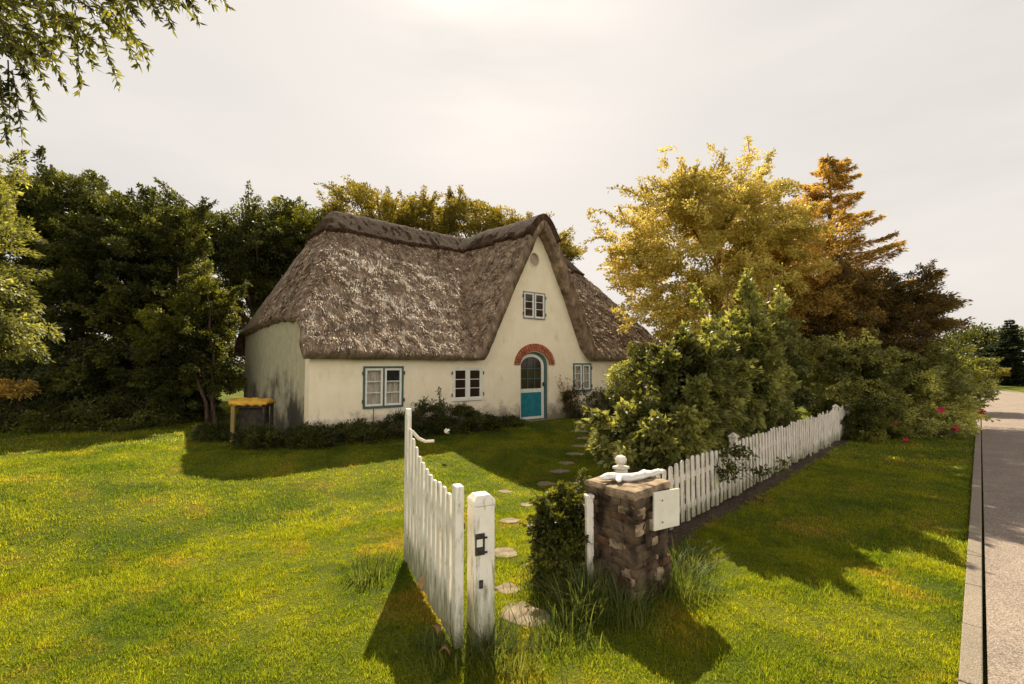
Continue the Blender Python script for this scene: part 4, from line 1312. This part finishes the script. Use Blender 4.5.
# far trees down the road
tree('far_tree', 'rounded dark tree down the road, left of the far spruce', 'tree', 54, 61,
     [E(965, 352, 60, 26, 22, 5), E(938, 358, 58, 20, 16, 4), E(988, 352, 60, 14, 20, 4)], 'leaf_dark', 41, n=260, per=90, crad=1.3, leaf=(.34, .2), trunk_r=.4, rough=.3)
conifer('far_spruce', 'dark pointed spruce at the right edge beyond the road', 51.5, 49, 7.0, 2.9, 'needle', 42, levels=26, per_level=9, density=1.3, leaf=(.16, .06), droop=.12)
conifer('far_spruce', 'smaller spruce just left of the pointed roadside spruce', 52.5, 52, 4.6, 2.4, 'needle', 43, levels=18, per_level=9, density=1.3, leaf=(.16, .06), droop=.12)
tree('far_bush', 'yellowish bush on the far verge under the spruce', 'bush', 48.5, 47.5,
     [E(994, 372, 46, 9, 4, .8)], 'leaf_yellow', 44, n=60, per=50, crad=.3, leaf=(.16, .09), trunk_r=.05, part='foliage', stem='stems', limbs=6)
tree('far_treeline', 'low dark trees closing the view left of the road end', 'trees', 40, 50,
     [E(930, 362, 48, 26, 14, 3), E(900, 362, 46, 30, 14, 3)], 'leaf_dark', 45, n=200, per=80, crad=1.0, leaf=(.28, .16), trunk_r=.3)
for i, (bx, by, w_) in enumerate(((-34, 38, 9), (-22, 40, 9), (-9, 42, 9), (5, 42, 9), (18, 40, 8), (30, 42, 7))):
    h0 = (5.2, 5.6, 5.4, 4.6, 5.0, 4.4)[i]
    tree('distant_tree', ['distant tree farthest left behind the dark trees', 'distant tree behind the left trees', 'distant tree behind the cottage ridge', 'distant tree behind the pointed gable',
         'distant tree behind the glow-tinted tree', 'distant tree behind the pine'][i], 'tree', bx, by, [((bx, by, h0 * .5), (w_, 2.5, h0 * .6))], 'leaf_dark', 60 + i, n=240, per=60, crad=1.0, leaf=(.3, .17), trunk_r=.3, group='distant trees behind the garden')

# ------------------------------------------------------------------ plants along the cottage
def HL(u, v, z=0.0):
    p = P0 + U * u + V * v
    return (float(p[0]), float(p[1]), HZ + z)
bed = [(-1.0, -.1, .5, .40, 'dark low plant before the end wall corner', 'leaf_dark'), (-.1, -.6, .5, .40, 'low dark plant at the cottage corner', 'leaf_dark'),
       (.9, -.5, .6, .42, 'low dark plant between the corner and the left window', 'leaf_dark'), (2.0, -.55, .6, .5, 'low dark plant under the left window', 'leaf_dark'),
       (2.75, -.6, .45, .78, 'taller dark plant right of the left window', 'leaf_dark'), (3.5, -.7, .6, .66, 'dense dark plant left under the cream window', 'leaf_dark'),
       (4.3, -.7, .5, .40, 'low plant right under the cream window', 'leaf_dark'), (5.3, -.4, .45, .2, 'very low plant left of the blue door', 'leaf_dark'),
       (-1.5, 1.6, .45, .35, 'dark plant below the end wall beside the yellow shelter', 'leaf_dark'),]
for i, (u, v, r_, hh, lb, mt) in enumerate(bed):
    c_ = HL(u, v)
    gzz = gzf(c_[0], c_[1])
    tree('bed_plant', lb, 'plant', c_[0], c_[1], [((c_[0], c_[1], gzz + hh * .5), (r_, r_ * .7, hh * .55))], mt, 80 + i, n=110, per=36, crad=.12, leaf=(.08, .022), trunk_r=.01, multi=3, part='foliage', stem='stems', limbs=9,
         group='dark plants in the bed along the cottage', up=.1, droop=-.5)
def stems_with_tips(name, label, base, n, h, spread, seed, mats, tip=None, group=None):
    rs = np.random.default_rng(seed)
    root = thing(name, label, 'plant', base, 0, group)
    mb = MB(); cl = []
    for k in range(n):
        a = rs.uniform(0, 6.28); l = h * rs.uniform(.7, 1.1)
        d = Vector((math.cos(a), math.sin(a), 0)) * spread * rs.uniform(.2, 1)
        pts = [Vector((0, 0, 0)) + d * f ** 1.5 + Vector((0, 0, l * f)) for f in (0, .35, .7, 1)]
        mb.tube(pts, [.009, .007, .005, .003], 4, 0, False)
        for f in np.linspace(.3, 1, 7):
            cl.append(tuple(d * f ** 1.5 + Vector((0, 0, l * f))))
    mb.build('stems', M['bark'], root)
    cl = np.array(cl)
    foliage_mesh('foliage', cl, np.full(len(cl), .07), 9, [M[mats]], root, (.06, .03), .8, None, rs)
    return root
stems_with_tips('tall_weed', 'tall thin weed with a round head against the wall between the windows', HL(3.05, -.5, -.02), 4, 1.05, .16, 91, 'leaf_dark')
stems_with_tips('climbing_rose', 'climbing rose on the wall right of the blue door', HL(8.0, -.22, -.02), 9, 1.55, .5, 92, 'leaf_red')
tree('dark_bush', 'bushy foot of dark leaves between the door and the dark-framed window', 'plant', *HL(8.3, -.45)[:2], [((*HL(8.3, -.4)[:2], HZ + .5), (.5, .35, .55)), ((*HL(9.6, -.3)[:2], HZ + .45), (.5, .3, .5))], 'leaf_dark', 93, n=130, per=34, crad=.13, leaf=(.06, .035), trunk_r=.012, multi=3, part='foliage', stem='stems', limbs=9)
tree('wall_plant', 'dark plant at the foot of the wall right of the dark-framed window', 'plant', *HL(10.6, -.5)[:2], [((*HL(10.6, -.5)[:2], HZ + .45), (.9, .4, .5))], 'leaf_dark', 94, n=120, per=34, crad=.14, leaf=(.07, .035), trunk_r=.012, multi=3, part='foliage', stem='stems', limbs=9)

def blossoms(name, spots, matn, size, labels, group):
    for i, (x, y, Y) in enumerate(spots):
        p = at(x, y, Y)
        rs = np.random.default_rng(200 + i)
        n = 22
        d = rs.normal(size=(n, 3)); d /= np.linalg.norm(d, axis=1, keepdims=True)
        vs2, fs2 = leaf_quads(d * size * .15, d, rs.normal(size=(n, 3)), np.full(n, size), np.full(n, size * .9), .3)
        o = np_mesh(name, vs2, fs2, [M[matn]], None, rnd=rs.random(n))
        o.location = p
        tag(o, labels[i], 'flower', group)
blossoms('pink_rose', [(893, 423, 14.0), (941, 410, 14.1), (982, 412, 14.4), (905, 441, 13.6), (955, 428, 13.9)], 'petal_pink', .10,
         ['pink rose low in the hedge, leftmost of the large ones', 'pink rose in the middle of the hedge face', 'pink rose at the right tip of the hedge over the road', 'small pink rose lowest on the hedge',
          'small pink rose below the middle rose'], 'pink roses on the hedge')
blossoms('white_flower', [(447, 431, 10.1)], 'petal_white', .06, ['small white flower head in the dark bed below the cream window'], None)

# ------------------------------------------------------------------ overhanging willow branch, top left
def willow():
    rs = np.random.default_rng(77)
    bx, by = -8.2, 3.2
    root = thing('willow_tree', 'willow whose narrow-leaved twigs hang into the top left corner', 'tree', (bx, by, 0))
    mb = MB()
    o = Vector((bx, by, 0))
    mb.tube([Vector(p) - o for p in ((bx, by, -.1), (bx + .1, by + .05, 1.5), (bx + .5, by + .2, 3.2), (bx + 1.1, by + .5, 4.8), (bx + 1.5, by + .8, 6.2))], [.28, .22, .19, .15, .08], 9)
    P = []; A = []
    limbs = [((-7.2, 3.7, 4.7), at(20, 40, 5.2)), ((-7.0, 3.8, 5.0), at(70, -10, 5.3)), ((-6.8, 4.0, 5.5), at(130, -40, 5.4)), ((-7.3, 3.6, 4.4), at(-30, 90, 5.0)), ((-6.8, 4, 5.8), at(190, -60, 5.6)),
             ((-7.1, 3.6, 4.9), at(40, -20, 4.6)), ((-6.9, 4.0, 5.3), at(100, -30, 5.0)), ((-7, 3.9, 5), at(60, 15, 5.6))]
    for a, e in limbs:
        a = Vector(a); e = Vector(e)
        pts = [a.lerp(e, f) + Vector((0, 0, .35 * math.sin(math.pi * f))) for f in np.linspace(0, 1, 6)]
        mb.tube([p - o for p in pts], [.07, .055, .042, .03, .02, .010], 5, 0, False)
    tw = []
    # twigs: start px, end px, depth
    for k in range(135):
        x0 = rs.uniform(-40, 150); y0 = rs.uniform(-60, 20) if x0 > 40 else rs.uniform(-40, 55)
        if x0 > 110: y0 = rs.uniform(-70, -15)
        Y = rs.uniform(4.5, 5.9)
        ln = rs.uniform(25, 62); an = rs.uniform(.15, 1.2)
        tw.append((x0, y0, x0 + ln * math.cos(an) * 1.0, y0 + ln * math.sin(an) * .95, Y))
    tw += [(150, -20, 172, 28, 5.4), (165, -30, 200, 14, 5.4), (188, -20, 212, 4, 5.5), (205, -15, 228, 6, 5.5), (175, -25, 198, 22, 5.4), (8, 60, 10, 128, 5.0), (12, 70, 22, 138, 5.0), (0, 75, 6, 140, 5.0), (-20, 40, 5, 112, 5.0), (90, 10, 118, 85, 5.2),
           (-10, 30, 4, 108, 5.1), (0, 20, 36, 110, 5.2), (10, 40, 40, 118, 5.2), (75, 10, 80, 90, 5.2), (90, 0, 148, 50, 5.3), (110, 10, 150, 65, 5.3)]
    for x0, y0, x1, y1, Y in tw:
        a = at(x0, y0, Y); e = at(x1, y1, Y + rs.uniform(-.15, .15))
        mid = a.lerp(e, .5) + Vector((0, 0, .05))
        mb.tube([a - o, mid - o, e - o], [.007, .005, .0025], 4, 0, False)
        n = int((e - a).length / .013) + 4
        for i in range(n):
            f = rs.uniform(.1, 1.02)
            p = (a.lerp(mid, f * 2) if f < .5 else mid.lerp(e, f * 2 - 1)) - o
            d = (e - a).normalized() * .7 + Vector(rs.normal(size=3)) * .6 + Vector((0, 0, -.35))
            P.append(tuple(p)); A.append(tuple(d))
    P = np.array(P); A = np.array(A)
    mb.build('trunk', M['bark'], root, True)
    vs2, fs2 = leaf_quads(P, A, rs.normal(size=P.shape), .10 * rs.uniform(.6, 1.2, len(P)), .027 * rs.uniform(.8, 1.3, len(P)))
    np_mesh('crown', vs2, fs2, [M['leaf_mid']], root, rnd=rs.random(len(P)))
willow()

# ------------------------------------------------------------------ grass
def blades(n, region, hmin, hmax, width, seed, lean=.5):
    rs = np.random.default_rng(seed)
    x, y = region(n, rs)
    ok = np.ones(len(x), bool)
    kd_ = (x - K0[0]) * KN[0] + (y - K0[1]) * KN[1]
    ok &= (kd_ < -0.005)
    hu = (x - P0[0]) * U[0] + (y - P0[1]) * U[1]; hv = (x - P0[0]) * V[0] + (y - P0[1]) * V[1]
    ok &= ~((hu > -.6) & (hu < 14) & (hv > -.5) & (hv < 8))
    for (sx, sy, a, b_) in STONES:
        ok &= (((x - sx) / (a + .01)) ** 2 + ((y - sy) / (b_ + .01)) ** 2) > rs.uniform(.7, 1.15, len(x))
    ok &= ~(fence_strip(x, y) & (rs.random(len(x)) < .85))
    ok &= ~((np.abs(x - PC.x) < .3) & (np.abs(y - PC.y) < .3))
    x = x[ok]; y = y[ok]; n = len(x)
    z = gz(x, y) - .004
    a = rs.uniform(0, 2 * np.pi, n)
    h = rs.uniform(hmin, hmax, n) * np.clip(0.85 + .5 * fbm(x * 1.5, y * 1.5, 3, 71) + 1.1 * vnoise(x * 11, y * 11, 72), .25, 2)
    ld = rs.uniform(0, 2 * np.pi, n); l = rs.random(n) * lean * h
    w = width * rs.uniform(.7, 1.3, n)
    b = np.stack([x, y, z], -1)
    sdv = np.stack([np.cos(a), np.sin(a), 0 * a], -1) * w[:, None] / 2
    tip = b + np.stack([np.cos(ld) * l, np.sin(ld) * l, h], -1)
    vs2 = np.stack([b - sdv, b + sdv, tip], 1).reshape(-1, 3)
    return vs2, np.arange(n * 3).reshape(-1, 3), rs.random(n)
def polar(r0, r1, a0, a1, power=1.0):
    def f(n, rs):
        u = rs.random(n)
        r_ = r0 * (r1 / r0) ** u if power == 0 else (r0 ** 2 + (r1 ** 2 - r0 ** 2) * u) ** .5
        a = rs.uniform(R(a0), R(a1), n)
        return r_ * np.sin(a), r_ * np.cos(a)
    return f
parts = [blades(430000, polar(2.2, 7.0, -56, 52), .018, .042, .0055, 301, .9), blades(330000, polar(6.5, 13, -55, 52), .022, .045, .010, 302, .8), blades(160000, polar(12.5, 24, -55, 55), .03, .06, .02, 303, .8),
         blades(40000, polar(1.2, 2.4, -90, 90), .018, .042, .006, 304, .9)         ,blades(16000, polar(2.3, 9, -56, 52), .05, .085, .006, 305, 1.0), blades(9000, polar(2.3, 5.5, -56, 52), .02, .035, .016, 306, 1.4)]
off = 0; Vv = []; Ff = []; Rr = []
for a, b_, c_ in parts:
    Vv.append(a); Ff.append(b_ + off); Rr.append(c_); off += len(a)
gr = np_mesh('grass', np.concatenate(Vv), np.concatenate(Ff), M['grass'], rnd=np.concatenate(Rr))
tag(gr, 'short mown yellow-green grass of lawn and verge', 'grass', kind='stuff')

def tuft(x, y, n, h, spread, seed, label, w=.008, yaw=None, group='long grass tufts by the gate and pillar'):
    rs = np.random.default_rng(seed)
    z = gzf(x, y)
    b = np.stack([rs.normal(size=n) * spread * .45, rs.normal(size=n) * spread * .45, np.zeros(n)], -1)
    a = np.arctan2(b[:, 1], b[:, 0]) + rs.normal(size=n) * .8
    hh = h * rs.uniform(.45, 1.1, n); ln = hh * rs.uniform(.15, .9, n)
    d = np.stack([np.cos(a), np.sin(a), 0 * a], -1); s = np.stack([-np.sin(a), np.cos(a), 0 * a], -1) * (w * rs.uniform(.6, 1.3, n))[:, None] / 2
    rows = []
    for f, wf in ((0, 1), (.35, .95), (.7, .7), (1, .05)):
        c_ = b + d * (ln * f ** 1.8)[:, None] + np.array([0, 0, 1.0]) * (hh * (f - .28 * f ** 3 * (ln / hh)))[:, None]
        rows += [c_ - s * wf, c_ + s * wf]
    vs2 = np.stack(rows, 1).reshape(-1, 3)
    base = np.arange(n)[:, None] * 8
    fs2 = np.concatenate([base + np.array([k, k + 1, k + 3, k + 2]) for k in (0, 2, 4)])
    o = np_mesh('grass_tuft', vs2, fs2, [M['tall_grass']], None, rnd=np.tile(rs.random(n), 3))
    o.location = (x, y, z - .01)
    tag(o, label, 'grass tuft', group)
tuft(0.62, 4.30, 420, .42, .34, 1, 'arching long grass tuft at the left front corner of the pillar')
tuft(0.98, 4.18, 300, .36, .30, 2, 'long grass tuft in front of the stone pillar')
tuft(1.60, 4.62, 330, .36, .30, 3, 'grass tuft on the roadward side of the pillar')
tuft(1.95, 5.25, 160, .25, .30, 4, 'small grass tuft below the first fence boards')
tuft(-0.20, 3.66, 260, .26, .26, 5, 'grass tuft round the foot of the white gatepost')
tuft(-0.02, 3.52, 200, .22, .26, 6, 'grass tuft right of the gatepost foot')
tuft(-0.55, 3.60, 160, .2, .22, 7, 'grass tuft under the hinge end of the gate')
tuft(0.35, 4.55, 260, .22, .3, 8, 'short grass tuft between path and low shrub')
tuft(-1.45, 4.95, 150, .26, .25, 9, 'grass tuft left of the middle of the gate')
tuft(0.35, 3.9, 220, .18, .34, 10, 'low scruffy grass tuft between gatepost and pillar')
